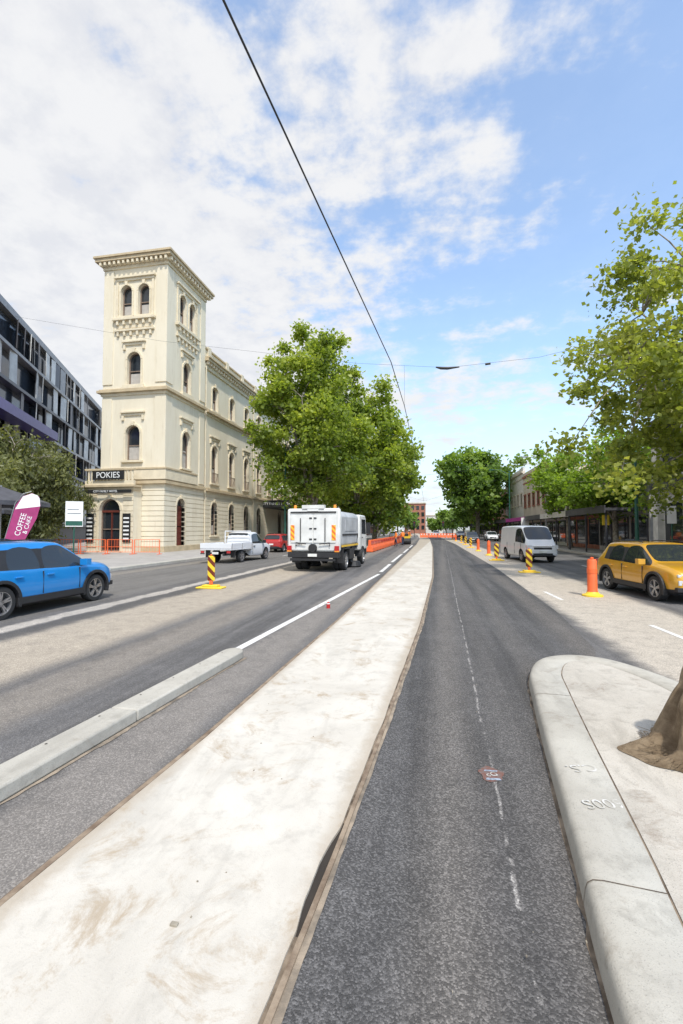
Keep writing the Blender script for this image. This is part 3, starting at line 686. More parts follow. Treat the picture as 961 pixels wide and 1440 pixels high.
DT=((-12,112,12,5),(-13,135,11,5),(-11,165,11,5.5),(-9,205,10,5),(11,150,10,5),(9,180,11,5),(8,215,9,5),(3.5,222,7,4),(-16,228,12,6),(18,235,14,8))
for (x,y,h,r) in DT:
    for i in range(26):
        v=rng.normal(size=3); v/=np.linalg.norm(v); f=rng.random()**.5
        cs.append((x+v[0]*r*f,y+v[1]*r*f,h*.62+v[2]*h*.38*f)); rs.append(rng.uniform(1.2,2.1)); ts.append(.4+.2*rng.normal())
leaves('foliage',cs,rs,ts,55,1.0,lf_dark,e,rng)
B=MB()
for (x,y,h,r) in DT[:7]: B.tube([(x,y,0),(x,y,h*.6)],[.35,.2],6)
B.build('trunks',[m_bark],e)
# clipped hedge under the willows
e=empty('hedge',(0,0,0)); cs=[(-33+rng.random()*7.6,23.4+rng.random()*.6,.4+rng.random()*1.6) for i in range(60)]
leaves('foliage',cs,[.45]*60,[.3+.2*rng.normal() for i in range(60)],160,.14,lf_olive,e,rng)

# ---------------------------------------------------------------- vehicles
def wheel(B,x,y,r,w,side,mi_t=0,mi_r=1,spokes=5,k=28):
    s=side
    B.lathe([(r*.62,x-s*w/2),(r*.93,x-s*w/2),(r,x-s*w*.36),(r,x+s*w*.36),(r*.95,x+s*w*.47),(r*.72,x+s*w*.5),(r*.68,x+s*w*.44)],'x',(0,y,r),k,mi_t)
    B.lathe([(r*.70,x+s*w*.46),(r*.66,x+s*w*.46),(r*.62,x+s*w*.15),(0.001,x+s*w*.12)],'x',(0,y,r),k,mis=[mi_r,mi_r,mi_t])
    for i in range(spokes):
        t=2*math.pi*i/spokes
        for da in (-.13,.13):
            T=Matrix.Translation((x+s*w*.34,y,r))@Matrix.Rotation(t+da,4,'X')
            B.box(-.025,.02,-r*.045,r*.045,.03,r*.67,mi_r,T)
    B.lathe([(.001,x+s*w*.44),(r*.16,x+s*w*.42),(r*.17,x+s*w*.2)],'x',(0,y,r),12,mi_r)
def car_ring(st):
    y,zb,zs,zt,ww,wt=st
    def L(a,b,t): return (a[0]+(b[0]-a[0])*t,a[1]+(b[1]-a[1])*t)
    p4=(ww*.955,zs); p6=(wt,zs+(zt-zs)*.95); p5=L(p4,p6,.90)
    zm=zb+(zs-zb)*.62
    P=[(0,zb),(ww*.9,zb),(ww*.975,zb+(zs-zb)*.16),(ww,zm),p4,p5,p6,(wt*.72,zs+(zt-zs)*.99),(0,zt)]
    R=[(a,y,z) for a,z in P]+[(-a,y,z) for a,z in P[-2:0:-1]]
    return R
def car(name,loc,rz,paint,ST,glassS,glassTop,wy,wr,width,scale=1.,clad=True,arch=1.17,tw=.22,details=None,rimk=5,blackp=()):
    e=empty(name,loc,rz,scale); B=MB(); vs=[]; k=16
    for s in ST: vs+=car_ring(s)
    B.add(vs,[])
    cr={}
    def ce(a,b,v):
        q=tuple(sorted((a,b))); cr[q]=max(v,cr.get(q,0))
    for i in range(len(ST)-1):
        for j in range(k):
            jj=min(j,15-j); mi=0
            if jj==4 and i in glassS: mi=1
            if jj==4 and i in blackp: mi=2
            if jj in (6,7) and i in glassTop: mi=1
            if jj in (0,) : mi=2
            if jj in (1,) and clad: mi=2
            f=(i*k+j,i*k+(j+1)%k,(i+1)*k+(j+1)%k,(i+1)*k+j)
            B.f.append(f); B.m.append(mi)
            if mi==1:
                for q in range(4): ce(f[q],f[(q+1)%4],.75)
        for j,v in ((4,.5),(12,.5),(1,.5),(15,.5),(3,.25),(13,.25)): ce(i*k+j,(i+1)*k+j,v)
    for i in glassTop:
        for j in (7,8,9): cr.pop(tuple(sorted((i*k+j,(i+1)*k+j))),None)
    B.f.append(tuple(range(k))); B.m.append(0); o=(len(ST)-1)*k; B.f.append(tuple(range(o,o+k))[::-1]); B.m.append(0)
    body=B.build('body',[paint,m_glass,m_black,m_dark],e,smooth=True,subsurf=2,crease=cr)
    C=MB()
    for y in wy: C.lathe([(.001,-1.2),(wr*arch,-1.2),(wr*arch,1.2),(.001,1.2)],'x',(0,y,wr*1.02),28,3)
    body.parent=None
    cut=C.build('cut',[paint,m_glass,m_black,m_dark]); boolcut(body,cut); body.parent=e
    body.data.set_sharp_from_angle(angle=rad(42))
    W=MB(); hw=width/2
    for y in wy:
        for s in (-1,1): wheel(W,s*(hw-tw/2-.02),y,wr,tw,s,spokes=rimk)
    W.build('wheels',[m_tyre,m_rim],e,smooth='auto')
    D=MB()
    if clad:
        for y in wy:
            for s in (-1,1):
                n=18; r0=wr*arch-.01; r1=r0+.07
                for q in range(n):
                    t0=rad(-18+216*q/n);t1=rad(-18+216*(q+1)/n)
                    pts=[(y+r0*math.cos(t0),wr*1.02+r0*math.sin(t0)),(y+r1*math.cos(t0),wr*1.02+r1*math.sin(t0)),(y+r1*math.cos(t1),wr*1.02+r1*math.sin(t1)),(y+r0*math.cos(t1),wr*1.02+r0*math.sin(t1))]
                    D.prism(pts,hw-.10,hw+.008,(lambda u,z,n_,s=s:(s*n_,u,z)),0)
    if details: details(D,hw)
    D.build('trim',[m_black,m_lamp,m_red,m_chrome,m_plate,m_amber,paint,m_glass],e,smooth='auto',bevel=.006)
    return e
SUV=[(-2.06,.42,.72,.86,.72,.62),(-2.02,.30,.86,.98,.82,.68),(-1.90,.25,.97,1.08,.87,.70),(-1.60,.23,.99,1.46,.89,.62),(-1.46,.22,.98,1.52,.895,.63),(-1.15,.21,.965,1.545,.90,.645),(-.36,.20,.945,1.56,.905,.65),(-.28,.20,.945,1.56,.905,.65),(.26,.20,.93,1.545,.905,.64),(.38,.20,.93,1.51,.905,.635),(1.08,.21,.93,1.04,.895,.74),(1.16,.21,.925,1.01,.89,.74),(1.60,.23,.89,.965,.87,.72),(1.90,.27,.80,.89,.83,.70),(2.03,.32,.68,.78,.76,.62),(2.08,.40,.60,.66,.66,.5)]
def det_suv(D,hw):
    for s in (-1,1):
        D.box(min(s*(hw-.02),s*(hw+.17)),max(s*(hw-.02),s*(hw+.17)),.74,.90,.95,1.10,6)
        D.box(min(s*(hw-.015),s*(hw+.006)),max(s*(hw-.015),s*(hw+.006)),-.95,.92,.26,.40,0)
        for y in (-.32,.74): D.box(min(s*(hw-.05),s*(hw+.001)),max(s*(hw-.05),s*(hw+.001)),y-.004,y+.004,.42,.90,0)
        for y in (-.12,-.92): D.box(min(s*(hw-.03),s*(hw+.02)),max(s*(hw-.03),s*(hw+.02)),y-.10,y+.08,.805,.83,6)
        D.box(min(s*.44,s*.74),max(s*.44,s*.74),1.86,2.02,.70,.765,1)
        D.box(min(s*.52,s*.74),max(s*.52,s*.74),1.88,2.055,.50,.62,1)
        D.box(min(s*.60,s*.82),max(s*.60,s*.82),-2.05,-1.88,.80,.93,2)
        D.tube([(s*.60,-1.35,1.54),(s*.60,-1.1,1.575),(s*.60,.1,1.58),(s*.60,.3,1.545)],.016,6,0)
        D.box(min(s*.55,s*.78),max(s*.55,s*.78),1.9,2.06,.33,.44,0)
    D.box(-.42,.42,1.95,2.095,.50,.70,0); D.box(-.55,.55,1.95,2.085,.32,.44,0); D.box(-.19,.19,2.08,2.105,.42,.53,4)
    for z in (.55,.60,.65): D.box(-.38,.38,2.09,2.10,z-.006,z+.006,3)
    D.box(-.5,.5,-2.09,-1.95,.34,.52,0); D.box(-.19,.19,-2.1,-2.04,.62,.74,4)
p_blue=pmat('paint_blue',(.012,.25,.66),.28,metal=.2,var=.03,coat=.8); p_yel=pmat('paint_mustard',(.66,.34,.025),.3,metal=.2,var=.03,coat=.8)
p_white=pmat('paint_white',(.72,.73,.74),.35,var=.03,coat=.5); p_red=pmat('paint_red',(.42,.02,.02),.3,var=.03,coat=.7); p_dk=pmat('paint_dark',(.03,.035,.045),.3,var=.05,coat=.7); p_sil=pmat('paint_silver',(.40,.41,.42),.35,metal=.5,var=.05,coat=.4)
blue=car('blue_suv',(-9.2,8.95,0),0,p_blue,SUV,[5,7,8,9],[2,9],(1.30,-1.30),.335,1.81,details=det_suv,blackp=(4,6))
yel=car('yellow_suv',(6.3,14.2,0),math.pi+rad(7),p_yel,SUV,[5,7,8,9],[2,9],(1.25,-1.25),.335,1.81,scale=.94,details=det_suv,blackp=(4,6))
car('red_car',(-12.3,36.5,.0),0,p_red,SUV,[5,7,8,9],[2,9],(1.3,-1.3),.33,1.81,scale=.95,details=det_suv,blackp=(4,6))
def dup(src,name,loc,rz,paint):
    e=empty(name,loc,rz)
    for c in src.children:
        o=c.copy(); o.data=c.data.copy(); COL.objects.link(o); o.parent=e
        for i,m in enumerate(o.data.materials):
            if m and m.name.startswith('paint'): o.data.materials[i]=paint
dup(blue,'dark_suv',(5.9,66,0),math.pi,p_dk); dup(blue,'silver_suv',(6.6,100,0),math.pi,p_sil); dup(blue,'white_suv',(-6.8,92,0),0,p_white); dup(blue,'dark_suv',(-12.2,74,0),0,p_dk)
dup(blue,'silver_suv',(-12.2,60,0),0,p_sil); dup(blue,'white_suv',(9.8,76,0),math.pi,p_white); dup(blue,'white_suv',(2.0,128,0),math.pi,p_white); dup(blue,'dark_suv',(9.8,55,0),math.pi,p_dk)

VAN=[(-2.33,.40,.9,1.6,.80,.70),(-2.28,.30,1.02,1.80,.84,.74),(-2.2,.28,1.05,1.93,.85,.75),(-2.05,.27,1.05,1.96,.85,.75),(-.95,.27,1.05,1.98,.85,.75),(-.85,.27,1.05,1.98,.85,.75),(.35,.27,1.05,1.98,.85,.75),(.45,.27,1.05,1.98,.85,.75),(1.20,.27,1.04,1.95,.85,.72),(1.30,.27,1.03,1.91,.85,.70),(1.95,.28,1.0,1.20,.84,.70),(2.05,.28,.97,1.10,.83,.70),(2.24,.31,.80,.95,.80,.66),(2.32,.36,.66,.80,.74,.6),(2.35,.42,.6,.7,.66,.5)]
def det_van(D,hw):
    for s in (-1,1):
        D.box(min(s*(hw),s*(hw+.2)),max(s*(hw),s*(hw+.2)),1.5,1.62,1.1,1.35,0)
        D.box(min(s*.52,s*.80),max(s*.52,s*.80),2.08,2.30,.72,.92,1)
        for y in (.4,1.42,-.9): D.box(min(s*(hw-.02),s*(hw+.002)),max(s*(hw-.02),s*(hw+.002)),y-.006,y+.006,.4,1.0,0)
        D.box(min(s*.5,s*.74),max(s*.5,s*.74),2.2,2.345,.42,.50,1)
    D.box(-.46,.46,2.25,2.35,.70,.80,0); D.box(-.5,.5,2.25,2.37,.36,.50,0); D.box(-.19,.19,2.36,2.385,.52,.63,4); D.box(-.5,.5,2.26,2.34,.855,.885,3)
car('white_van',(5.75,28.8,0),math.pi+rad(8),p_white,VAN,[7,8,9],[0,9],(1.45,-1.25),.33,1.70,clad=False,details=det_van,tw=.2,scale=1.04)

def ute(loc,rz):
    CAB=[(-.05,.35,.98,1.50,.84,.62),(0,.30,1.0,1.62,.86,.66),(.12,.28,1.0,1.68,.87,.66),(.95,.27,.99,1.70,.87,.66),(1.05,.27,.99,1.66,.87,.66),(1.65,.28,.98,1.12,.87,.70),(1.75,.28,.97,1.07,.87,.72),(2.35,.30,.92,1.00,.85,.70),(2.6,.34,.80,.90,.82,.66),(2.68,.42,.66,.76,.74,.6)]
    def dd(D,hw):
        for s in (-1,1):
            D.box(min(s*(hw),s*(hw+.18)),max(s*(hw),s*(hw+.18)),1.35,1.47,1.0,1.2,0)
            D.box(min(s*.5,s*.8),max(s*.5,s*.8),2.48,2.64,.70,.84,1)
            for y in (.1,1.45): D.box(min(s*(hw-.02),s*(hw+.002)),max(s*(hw-.02),s*(hw+.002)),y-.006,y+.006,.4,1.0,0)
            D.box(min(s*(hw-.02),s*(hw+.03)),max(s*(hw-.02),s*(hw+.03)),.2,.38,.84,.88,0)
            D.box(s*.42-.06,s*.42+.06,-2.4,.2,.42,.58,0)
            D.box(min(s*.68,s*.88),max(s*.68,s*.88),-2.52,-2.47,.56,.68,2); D.box(min(s*.9,s*.66),max(s*.9,s*.66),-2.53,-2.46,.50,.55,0)
            D.box(min(s*.62,s*.9),max(s*.62,s*.9),-2.0,-1.96,.3,.75,0)
            D.box(min(s*.885,s*.93),max(s*.885,s*.93),-2.45,-.12,.80,1.08,6)
            for y in (-2.42,-1.3,-.15): D.box(min(s*.93,s*.945),max(s*.93,s*.945),y-.025,y+.025,.72,1.1,3)
            D.tube([(s*.82,-.1,.8),(s*.82,-.1,1.72)],.03,8,6)
        D.box(-.93,.93,-2.48,-.08,.72,.79,6); D.box(-.93,.93,-2.50,-2.46,.80,1.08,6); D.tube([(-.82,-.1,1.72),(.82,-.1,1.72)],.03,8,6)
        for z in (1.2,1.4): D.tube([(-.82,-.1,z),(.82,-.1,z)],.018,6,6)
        D.box(-.19,.19,-2.54,-2.50,.5,.62,4); D.box(-.4,.4,2.6,2.7,.55,.8,0)
        D.box(-.6,.5,-2.1,-1.0,.79,1.0,0)
    return car('white_ute',loc,rz,p_white,CAB,[2,3,4],[0,4],(1.9,-1.15),.35,1.76,clad=False,details=dd,scale=1.0,rimk=6)
ute((-10.9,25.0,0),rad(-5))

def sweeper(loc,rz):
    e=empty('street_sweeper_truck',loc,rz)
    m_hop=pmat('hopper_silver',(.44,.45,.46),.45,var=.15,scale=1.5); m_wp=pmat('truck_white',(.70,.70,.67),.4,var=.12,scale=1.5,coat=.3)
    m_chev=stripemat('chevron_red_yellow',(.80,.50,.04),(.75,.16,.03),4.5)
    B=MB(); B.box(-1.16,1.16,.16,3.95,.95,2.62,0); B.build('hopper',[m_hop],e,bevel=.26,smooth='auto')
    B=MB(); B.box(-1.19,1.19,0,.2,.86,2.72,0); B.build('rear_door',[m_wp],e,bevel=.09,smooth='auto')
    B=MB()
    B.box(-1.0,-.03,-.035,.02,1.25,2.45,0); B.box(.03,1.0,-.035,.02,1.25,2.45,0)
    B.box(-1.02,1.02,-.05,.02,2.52,2.58,1)
    for s in (-1,1):
        B.box(s*.92-.09,s*.92+.09,-.045,-.036,1.35,2.0,3)
        for z in (1.4,1.85,2.3): B.box(s*.10-.06,s*.10+.06,-.06,-.03,z-.03,z+.03,1)
        B.box(s*1.06-.10,s*1.06+.10,-.07,.0,.92,1.12,4); B.box(s*1.06-.1,s*1.06+.1,-.075,0,.86,.915,5)
        B.tube([(s*.55,-.07,1.3),(s*.55,-.07,2.3)],.02,6,1)
        B.lathe([(.001,2.88),(.06,2.87),(.07,2.72),(.075,2.70)],'z',(s*.9,.25,0),12,5)
        B.box(min(s*.75,s*1.18),max(s*.75,s*1.18),.6,.66,.35,1.0,1)
        B.box(min(s*.62,s*1.2),max(s*.62,s*1.2),.75,1.85,.95,1.0,1)
        B.tube([(s*.75,-.05,1.1),(s*.75,-.08,1.25),(s*.3,-.08,1.2)],.025,6,1)
    B.box(-1.12,1.12,-.08,.35,.62,.84,1); B.box(-1.0,1.0,-.12,-.05,.48,.58,1); B.box(-.2,.2,-.13,-.08,.66,.78,6)
    B.box(-.5,.5,-.03,.2,2.70,2.86,0); B.box(-.25,.25,-.05,-.028,2.6,2.68,7)
    B.lathe([(.001,-.12),(.17,-.12),(.19,-.08),(.19,-.03)],'y',(.0,0,1.02),20,1)
    B.box(-.42,.42,.3,6.0,.55,.86,1)
    for s in (-1,1):
        B.box(min(s*.7,s*1.14),max(s*.7,s*1.14),2.0,2.9,.45,.93,1)
        B.lathe([(.02,.30),(.34,.28),(.42,.06),(.40,.03)],'z',(s*1.02,3.15,0),20,1)
        B.tube([(s*.95,3.15,.3),(s*.95,3.1,.8),(s*.85,3.3,1.1)],.09,10,1)
        B.tube([(s*1.0,2.6,.25),(s*1.02,3.0,.9),(s*1.05,3.6,1.5),(s*.9,3.9,2.1)],.13,12,1)
        B.box(min(s*1.15,s*1.19),max(s*1.15,s*1.19),.5,3.6,1.55,1.62,1); B.box(min(s*1.14,s*1.18),max(s*1.14,s*1.18),1.0,3.2,1.75,2.25,2)
        B.box(min(s*1.15,s*1.175),max(s*1.15,s*1.175),.4,3.7,1.05,1.13,3)
    B.box(-1.0,1.0,3.98,4.35,.9,2.35,1)
    B.build('machinery',[m_wp,m_black,m_hop,m_chev,m_red,m_amber,m_plate,m_sgw],e,bevel=.008)
    B=MB()
    for s in (-1,1):
        wheel(B,s*1.02,1.3,.42,.27,s,spokes=8); wheel(B,s*.74,1.3,.42,.25,s,spokes=0); wheel(B,s*1.0,5.15,.42,.27,s,spokes=8)
    B.build('wheels',[m_tyre,m_rim],e,smooth='auto')
    B=MB(); pts=[(4.4,.75),(6.25,.75),(6.32,1.5),(6.05,2.45),(5.9,2.58),(4.45,2.58)]
    B.prism(pts,-1.08,1.08,lambda u,z,n:(n,u,z)); B.build('cab',[m_wp,m_dark],e,bevel=.07,smooth='auto')
    B=MB()
    for s in (-1,1):
        f=(lambda u,z,n,s=s:(s*(1.08+n),u,z))
        B.prism([(4.95,1.6),(6.05,1.55),(5.88,2.35),(4.95,2.35)],-.03,.006,f,0)
        B.fbox(4.86,4.875,.8,2.4,-.02,.005,f,1); B.fbox(6.0,6.015,.8,1.5,-.02,.005,f,1); B.fbox(5.0,5.15,1.38,1.42,0,.03,f,1)
        B.box(min(s*1.1,s*1.32),max(s*1.1,s*1.32),6.1,6.2,1.6,2.2,1)
        n=14
        for q in range(n):
            t0=rad(180*q/n);t1=rad(180*(q+1)/n); r0,r1=.45,.54
            B.prism([(5.15+r*math.cos(t),.42+r*math.sin(t)) for r,t in ((r0,t0),(r1,t0),(r1,t1),(r0,t1))],-.3,.03,f,1)
        B.prism([(5.15+.45*math.cos(t),.42+.45*math.sin(t)) for t in np.linspace(0,math.pi,14)],-.2,.012,f,1)
    B.add([(-.95,6.335,1.5),(.95,6.335,1.5),(.92,6.10,2.40),(-.92,6.10,2.40)],[(0,1,2,3)],0)
    B.box(-.8,.8,4.36,4.40,1.7,2.4,0); B.box(-1.05,1.05,6.2,6.4,.45,.8,1)
    B.build('cab_details',[m_glass,m_black],e)
    text('label','1022',.12,e,m_black,Matrix.Translation((-.6,-.04,1.18))@RX,.002)
sweeper((-4.85,18.9,0),rad(-3.5))

# ---------------------------------------------------------------- street furniture
m_hz=stripemat('hazard_red_yellow',(.82,.58,.04),(.16,.03,.015),3.3,1.)
def hazard_board(loc,h=1.0,w=.26):
    e=empty('hazard_marker_board',loc)
    B=MB(); B.box(-w/2,w/2,-.03,.03,.22,h,0); B.build('board',[m_hz],e,bevel=.03)
    B=MB(); B.box(-.42,.42,-.2,.2,.0,.05,0); B.box(-.25,.25,-.13,.13,.05,.11,0); B.box(-.05,.05,-.04,.04,.11,.24,1); B.box(-.03,.03,-.031,.02,h,h+.05,1); B.build('base',[m_yel,m_orange],e,bevel=.02)
hazard_board((-6.6,13.1,0),1.0,.24)
for x,y in ((4.15,20.4),(3.9,28),(4.15,47.5),(4.3,56),(4.35,64)): hazard_board((x,y,0),.98,.26)
def bollard(loc,h=.95,r=.11):
    e=empty('orange_bollard',loc); B=MB()
    B.lathe([(.001,0),(.26,0),(.26,.04),(r*1.35,.07),(r*1.1,.12),(r,.16),(r*.95,h-.05),(r*.8,h),(.001,h)],'z',(0,0,0),20,mis=[1,1,1,1,0,0,0,0])
    B.lathe([(r+.004,h*.62),(r+.004,h*.62+.12)],'z',(0,0,0),20,0); B.lathe([(.02,h),(.045,h+.01),(.045,h+.05),(.001,h+.06)],'z',(0,0,0),10,0)
    B.build('post',[m_orange,m_yel],e,smooth='auto')
bollard((4.36,13.5,0),1.0,.125)
for x,y in ((4.15,33.5),(4.1,40),(4.2,74),(4.2,84)): bollard((x,y,0),1.0,.12)
def barrier_mesh():
    B=MB()
    def seg(z0,z1,w0,w1):
        B.add([(-w0,-.95,z0),(w0,-.95,z0),(w0,.95,z0),(-w0,.95,z0),(-w1,-.95,z1),(w1,-.95,z1),(w1,.95,z1),(-w1,.95,z1)],[(0,3,2,1),(4,5,6,7),(0,1,5,4),(1,2,6,5),(2,3,7,6),(3,0,4,7)])
    seg(.06,.32,.26,.24); seg(.32,.55,.24,.12); seg(.55,.98,.12,.09)
    for y in (-.6,0,.6): B.box(-.135,.135,y-.16,y+.16,.64,.88,1)
    for y in (-.7,.7): B.box(-.24,.24,y-.15,y+.15,0,.07,0)
    return B
for i in range(16):
    y=37+i*2.02; e=empty('orange_plastic_barrier',(-4.6+.035*(y-37)*.6,y,0),rad(-1.5)); barrier_mesh().build('shell',[m_orange,m_red],e,bevel=.02)
for i in range(5):
    e=empty('orange_plastic_barrier',(.2+i*2.0-1.2,106,0),rad(90)); barrier_mesh().build('shell',[m_orange,m_sgw],e,bevel=.02)
for i in range(4):
    e=empty('safety_fence_panel',(-25.6+i*1.9,27.4+.25*i,.125),rad(6)); B=MB()
    for x in (0,1.8): B.tube([(x,0,0),(x,0,1.0)],.03,8,0); B.box(x-.03,x+.03,-.3,.3,0,.04,0)
    for z in (.15,.5,1.0): B.tube([(0,0,z),(1.8,0,z)],.02,6,0)
    for k in range(9): B.tube([(.2*k+.1,0,.15),(.2*k+.1,0,1.0)],.008,4,1)
    B.build('panel',[m_orange,m_orange],e)
e=empty('marker_cone',(-2.28,10.3,0)); B=MB(); B.lathe([(.045,0),(.045,.10),(.03,.11),(.02,.14),(.001,.15)],'z',(0,0,0),14,mis=[0,1,0,0]); B.build('cone',[m_red,m_sgw],e,smooth='auto')
def pole(name,x,y,h,arm=None,mat=m_green,r=.11):
    e=empty(name,(x,y,.12)); B=MB(); B.tube([(0,0,0),(0,0,.9)],[r*1.5,r*1.4],14); B.tube([(0,0,.9),(0,0,h)],[r,r*.65],12); B.lathe([(r*1.0,h-.1),(r*1.1,h),(.001,h+.12)],'z',(0,0,0),12)
    if arm:
        B.tube([(0,0,h-.5),(arm*.5,0,h+.25),(arm,0,h+.3)],[.045,.035,.03],8); B.box(arm-.3,arm+.35,-.12,.12,h+.22,h+.34,0)
    B.build('pole',[mat],e,smooth='auto',bevel=0)
pole('street_lamp',-12.6,39,9.3,2.6); pole('tram_pole',11.8,29,6.2); pole('street_lamp',12,72,10.5,-2.6); pole('street_lamp',-12.6,75,10.5,2.6); pole('tram_pole',13.2,13.2,8.6)
pole('street_lamp',11.9,50,9.,-2.,m_steel,.09); pole('tram_pole',-22,14,11.8)
for x,y in ((-3.6,118),(3.6,118),(10.5,118)):
    e=empty('traffic_light',(x,y,0)); B=MB(); B.tube([(0,0,0),(0,0,4)],.07,8,0); B.box(-.18,.18,-.12,.12,2.8,3.9,0)
    B.box(-.3,.3,-.14,-.12,2.7,4.,0); B.lathe([(.001,-.16),(.10,-.16)],'y',(0,0,3.65),12,1); B.build('signal',[m_black,m_red],e)
def sign(name,x,y,z0,z1,w,face,rz=0,stripe=None):
    e=empty(name,(x,y,.12),rz); B=MB(); B.tube([(0,0.03,0),(0,0.03,z1-.1)],.035,8,1); B.box(-w/2,w/2,-.03,0,z0,z1,0)
    if stripe: B.box(-w/2+.02,w/2-.02,-.036,-.031,z0+.05,z0+(z1-z0)*.22,2); B.box(-w/2+.1,w/2-.1,-.036,-.031,z0+(z1-z0)*.5,z0+(z1-z0)*.54,3);B.box(-w/2+.1,w/2-.2,-.036,-.031,z0+(z1-z0)*.66,z0+(z1-z0)*.70,3)
    B.build('sign_face',[face,m_green,stripe or face,m_steel],e)
sign('street_sign',-18.6,21.2,1.85,3.2,.82,m_sgw,rz=rad(35),stripe=m_green)
sign('parking_sign',11.9,34,2.0,2.7,.45,m_yel); sign('parking_sign',12.2,26,2.0,2.9,.4,m_sgw,rz=rad(-20)); sign('street_sign',11.8,60,2.2,3.2,.9,m_sgw); sign('parking_sign',-13.0,46,2.0,2.8,.5,m_sgw)
e=empty('litter_bin',(12.0,30.5,.12)); B=MB(); B.lathe([(.28,0),(.30,.05),(.30,.95),(.33,1.0),(.20,1.12),(.001,1.14)],'z',(0,0,0),16,0); B.build('bin',[m_grey],e,smooth='auto')
m_ban=pmat('banner_crimson',(.33,.03,.14),.6)
e=empty('feather_banner',(-18.1,17.3,.12),rad(40)); B=MB()
pts=[(-.45,1.15),(.30,1.25),(.50,2.2),(.50,2.8),(.35,3.2),(.05,3.35),(-.25,3.2),(-.42,2.8)]
B.prism(pts,-.006,.006,lambda u,z,n:(u+.22*(z-1.2),n,z),0); B.tube([(-.46,.01,0),(-.46,.01,1.2),(-.09,.01,2.9),(.18,.01,3.3),(.5,.01,3.42)],.015,6,1)
B.prism([(-.40,2.6),(.50,2.75),(.40,3.1),(.28,3.25),(.05,3.33),(-.25,3.18)],-.009,.009,lambda u,z,n:(u+.22*(z-1.2),n,z),2)
B.build('flag',[m_ban,m_steel,m_sgw],e)
text('banner_text','COFFEE',.30,e,m_sgw,Matrix.Translation((.13,-.012,1.92))@RX@Matrix.Rotation(rad(76),4,'Z'),.002)
text('banner_text','& CAKE',.24,e,m_sgw,Matrix.Translation((.38,-.012,1.90))@RX@Matrix.Rotation(rad(76),4,'Z'),.002)
def umb(x,y,r,z):
    e=empty('market_umbrella',(x,y,.12)); B=MB(); k=8
    vs=[(0,0,z+.75)]+[(r*math.cos(2*math.pi*i/k),r*math.sin(2*math.pi*i/k),z) for i in range(k)]+[(r*math.cos(2*math.pi*i/k),r*math.sin(2*math.pi*i/k),z-.2) for i in range(k)]
    B.add(vs,[(0,1+i,1+(i+1)%k) for i in range(k)]+[(1+i,9+i,9+(i+1)%k,1+(i+1)%k) for i in range(k)],0); B.tube([(0,0,0),(0,0,z+.8)],.04,8,1); B.build('canopy',[m_grey,m_steel],e)
umb(-20.0,18.2,2.0,3.0); umb(-24.5,20.5,2.2,2.75)
e=empty('timber_fence',(0,0,0)); B=MB()
for i in range(46): B.box(-33+i*.16,-33+i*.16+.14,24.2,24.23,.13,1.9+.05*math.sin(i*1.7),0)
B.box(-33,-25.7,24.23,24.28,.5,.6,0);B.box(-33,-25.7,24.23,24.28,1.5,1.6,0)
B.build('palings',[m_grey],e)

def wire(name,pts,r=.014):
    P=[]
    for a,b_ in zip(pts[:-1],pts[1:]):
        for k in range(6):
            t=k/6; q=Vector(a).lerp(Vector(b_),t); P.append(q)
    P.append(Vector(pts[-1])); return MB().tube(P,r,6).build(name,[m_black],None,smooth=True)
wire('overhead_contact_wire',[(-1.75,-1,5.65),(-1.42,2.9,5.6),(-.81,10.2,5.6),(-.70,14,5.6),(-.67,19.6,5.6),(-.6,40,5.6),(-.6,80,5.6)],.010)
sw=empty('span_wire'); B=MB()
P=[(-22,14,11.7),(-15,14,9.7),(-9,14,8.3),(-2.2,14,7.05),(.6,14,6.72),(3.2,14,6.85),(13.2,13.2,8.5)]
B.tube(P,.0035,5,0); B.tube(P[4:],.004,5,0); B.tube([(.25,14,6.76),(.4,14,6.72),(.6,14,6.70),(.95,14,6.72)],[.02,.045,.045,.02],8,0); B.tube([(1.7,14,6.75),(1.85,14,6.76)],.035,8,0)
B.tube([(-.70,14,5.6),(-.70,14,6.88)],.003,5,0)
B.tube([(-12.6,39,8.8),(-.6,39,6.4),(12,50,8.8)],.008,6,0); B.tube([(-12.6,75,9.8),(-.6,75,6.5),(12,72,9.8)],.010,6,0)
B.build('cable',[m_black],sw)

m_hes,nt,b=newmat('hessian'); cO=objco(nt)
f=noise(nt,cO,6,6,.7); col=mixc(nt,sst(nt,f,.3,.7),(.24,.165,.095),(.52,.39,.25)); nt.links.new(col,b.inputs['Base Color']); b.inputs['Roughness'].default_value=.95
wv=nt.nodes.new('ShaderNodeTexWave'); wv.inputs['Scale'].default_value=60; nt.links.new(cO,wv.inputs[0]); wv2=nt.nodes.new('ShaderNodeTexWave'); wv2.bands_direction='Z'; wv2.inputs['Scale'].default_value=60; nt.links.new(cO,wv2.inputs[0])
bumpn(nt,b,mth(nt,'ADD',mth(nt,'ADD',wv.outputs['Fac'],wv2.outputs['Fac']),mth(nt,'MULTIPLY',f,4)),.8,.015)
e=empty('hessian_sandbag',(1.98,3.80,.137)); B=MB(); rg=np.random.default_rng(5)
K=48;NR=18; vs=[];fs=[]
for i in range(NR+1):
    t=i/NR; z=.95*t**1.05; base=.27*(1-t)**.35+.07
    for j in range(K):
        a=2*math.pi*j/K; fold=1+.16*math.sin(5*a+5*t)*(1-t*.5)+.09*math.sin(11*a-7*t)+.07*math.sin(3*a+11*t)
        r=base*fold+(.14*max(0,1-t*9))*(1+.8*math.sin(4*a+1))
        vs.append((r*math.cos(a)+.25*t,r*math.sin(a)*.9,max(.004,z+.03*math.sin(7*a+6*t)*(t>.05))))
for i in range(NR):
    for j in range(K): fs.append((i*K+j,i*K+(j+1)%K,(i+1)*K+(j+1)%K,(i+1)*K+j))
